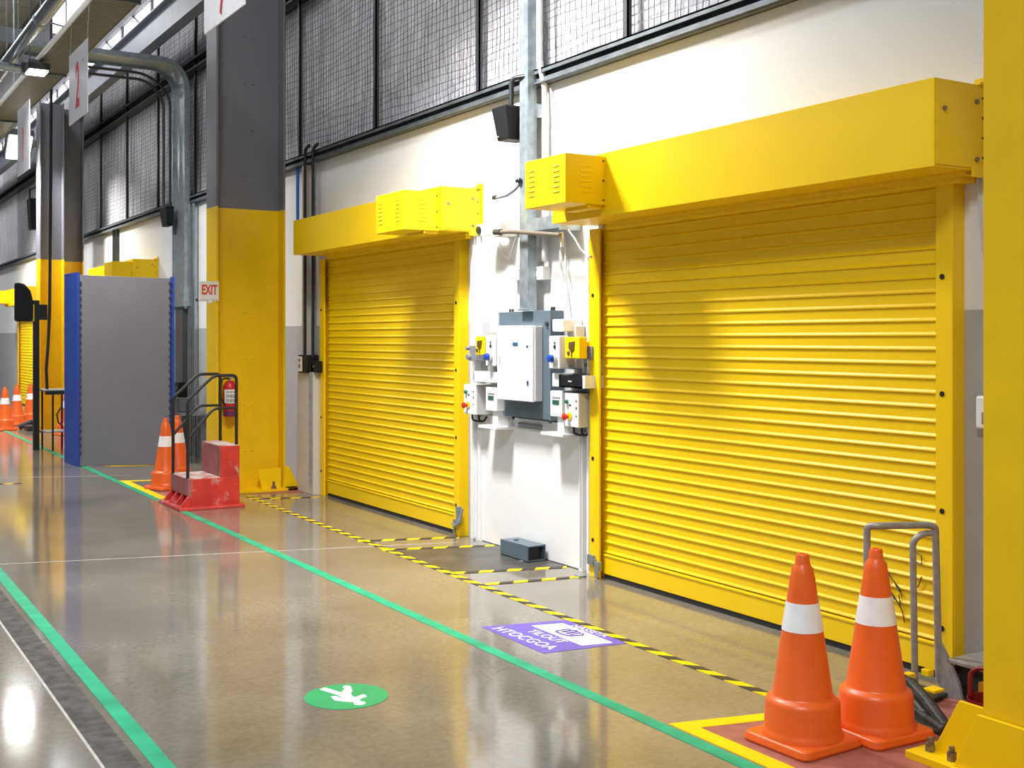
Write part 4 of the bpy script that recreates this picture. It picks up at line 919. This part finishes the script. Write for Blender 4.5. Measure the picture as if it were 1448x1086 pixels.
# floodlights under the tray
def flood(y, label):
    t = thing('flood_light', (2.52, y, 4.62), label, 'light')
    MB().box(2.44, 2.68, y - 0.16, y + 0.16, 4.66, 4.74).build('housing', M['dark_steel'], t, bev=0.008)
    MB().box(2.46, 2.66, y - 0.14, y + 0.14, 4.645, 4.66).build('lens', M['lens'], t)
    MB().box(2.50, 2.62, y - 0.02, y + 0.02, 4.74, 4.80).build('bracket', M['galv_dark'], t)
    return t
t0 = flood(7.1, 'floodlight beside the overhead tray above the electrical cabinet')
t0.location.x = 2.86
copy_thing(t0, (2.30, 14.3, 4.62), 'glowing floodlight under the overhead tray at upper left')
copy_thing(t0, (2.52, 28.0, 4.62), 'floodlight under the tray, farthest one')
t9 = copy_thing(t0, (3.12, 21.2, 4.78), 'floodlight tilted towards the walkway beyond the farther hanging sign'); t9.rotation_euler.x = math.radians(-40); t9.scale = (1.8, 1.8, 1.8)
b = MB(); b.cyl((3.12, 21.3, 4.9), (3.12, 21.3, 9.19), 0.012, 6)
tag(b.build('hanger_rod', M['galv']), 'thin rod carrying the tilted floodlight', 'rod')
# unseen lit panel below the roof, added for a highlight on the floor
def added_panel(x, y, label):
    t = thing('added_light_panel', (x, y, 8.9), label, 'light')
    MB().box(x - 0.35, x + 0.35, y - 1.3, y + 1.3, 8.92, 9.0).build('housing', M['white'], t)
    MB().box(x - 0.32, x + 0.32, y - 1.27, y + 1.27, 8.905, 8.92).build('diffuser', M['panel_glow'], t)
    b = MB(); b.cyl((x, y - 1, 9.0), (x, y - 1, 9.2), 0.01, 6); b.cyl((x, y + 1, 9.0), (x, y + 1, 9.2), 0.01, 6); b.pieces('hanger', M['galv'], t)
    return t
h0 = added_panel(3.62, 24.0, 'long lit panel added unseen under the roof of the far bay')

# ------------------------------------------------------------------ light
def area(name, loc, rot, sx, sy, e, col=(1, 1, 1), spread=None):
    l = bpy.data.lights.new(name, 'AREA'); l.shape = 'RECTANGLE'; l.size = sx; l.size_y = sy; l.energy = e; l.color = col
    o = bpy.data.objects.new(name, l); COL.objects.link(o); o.location = loc; o.rotation_euler = rot
    if spread: l.spread = math.radians(spread)
    return o
for x, y, e in ((2.90, 7.1, 215), (2.34, 14.3, 105), (3.0, 21.0, 170), (2.56, 28.0, 200)):
    area('flood_lamp', (x, y, 4.63), (0, math.radians(-18), 0), 0.45, 0.55, e, (1.0, 0.98, 0.94), 128)
for (x, y, e) in ((1.5, 2.5, 40), (0.3, 6.5, 330), (1.5, 18, 230), (1.5, 27, 330), (-2.5, -1.5, 820), (-5, 14, 260), (-5, 25, 260), (1.5, 36, 330)):  # unseen fill lights, added to brighten the wall sheeting, columns and cones
    area('fill_light', (x, y, 8.85), (0, 0, 0), 1.2, 3.2, e, (0.97, 0.98, 1.0))
wd = bpy.data.worlds.new('World'); S.world = wd; wd.use_nodes = True
wd.node_tree.nodes['Background'].inputs[0].default_value = (0.86, 0.91, 1.0, 1)
wd.node_tree.nodes['Background'].inputs[1].default_value = 0.26

# ------------------------------------------------------------------ groups of repeats
GROUPS = {'traffic_cone': 'orange traffic cones', 'roller_shutter': 'yellow roller shutters', 'steel_column': 'grey and yellow steel columns', 'hazard_tape': 'striped hazard tapes on the floor',
          'hanging_sign': 'white hanging number signs', 'mesh_post': 'mesh posts on the high wall', 'loudspeaker': 'black loudspeakers', 'control_station': 'control stations by the shutter posts',
          'display_unit': 'white display units', 'isolator_box': 'isolator boxes with blue plugs', 'flood_light': 'floodlights along the tray', 'roof_beam': 'roof beams', 'floor_tape': 'plain floor tapes',
          'junction_box': 'white junction boxes', 'latch': 'latches on the shutter posts', 'sensor_bracket': 'grey sensor brackets'}
for o in list(COL.objects):
    k = o.name.split('.')[0]
    if o.parent is None and 'label' in o and k in GROUPS: o['group'] = GROUPS[k]

# ------------------------------------------------------------------ camera
cam = bpy.data.cameras.new('Camera'); co = bpy.data.objects.new('Camera', cam); COL.objects.link(co)
co.location = (0, 0, 1.6); yaw = math.atan((724 + 285) / 1650.0)
co.rotation_euler = (PI / 2, 0, -yaw)
cam.sensor_width = 36; cam.lens = 1650 / 1448 * 36; cam.shift_y = -(543 - 478) / 1448; cam.clip_end = 200; cam.clip_start = 0.05
S.camera = co
S.view_settings.view_transform = 'Standard'; S.view_settings.look = 'None'
S.view_settings.exposure = 0.0; S.view_settings.gamma = 1.0
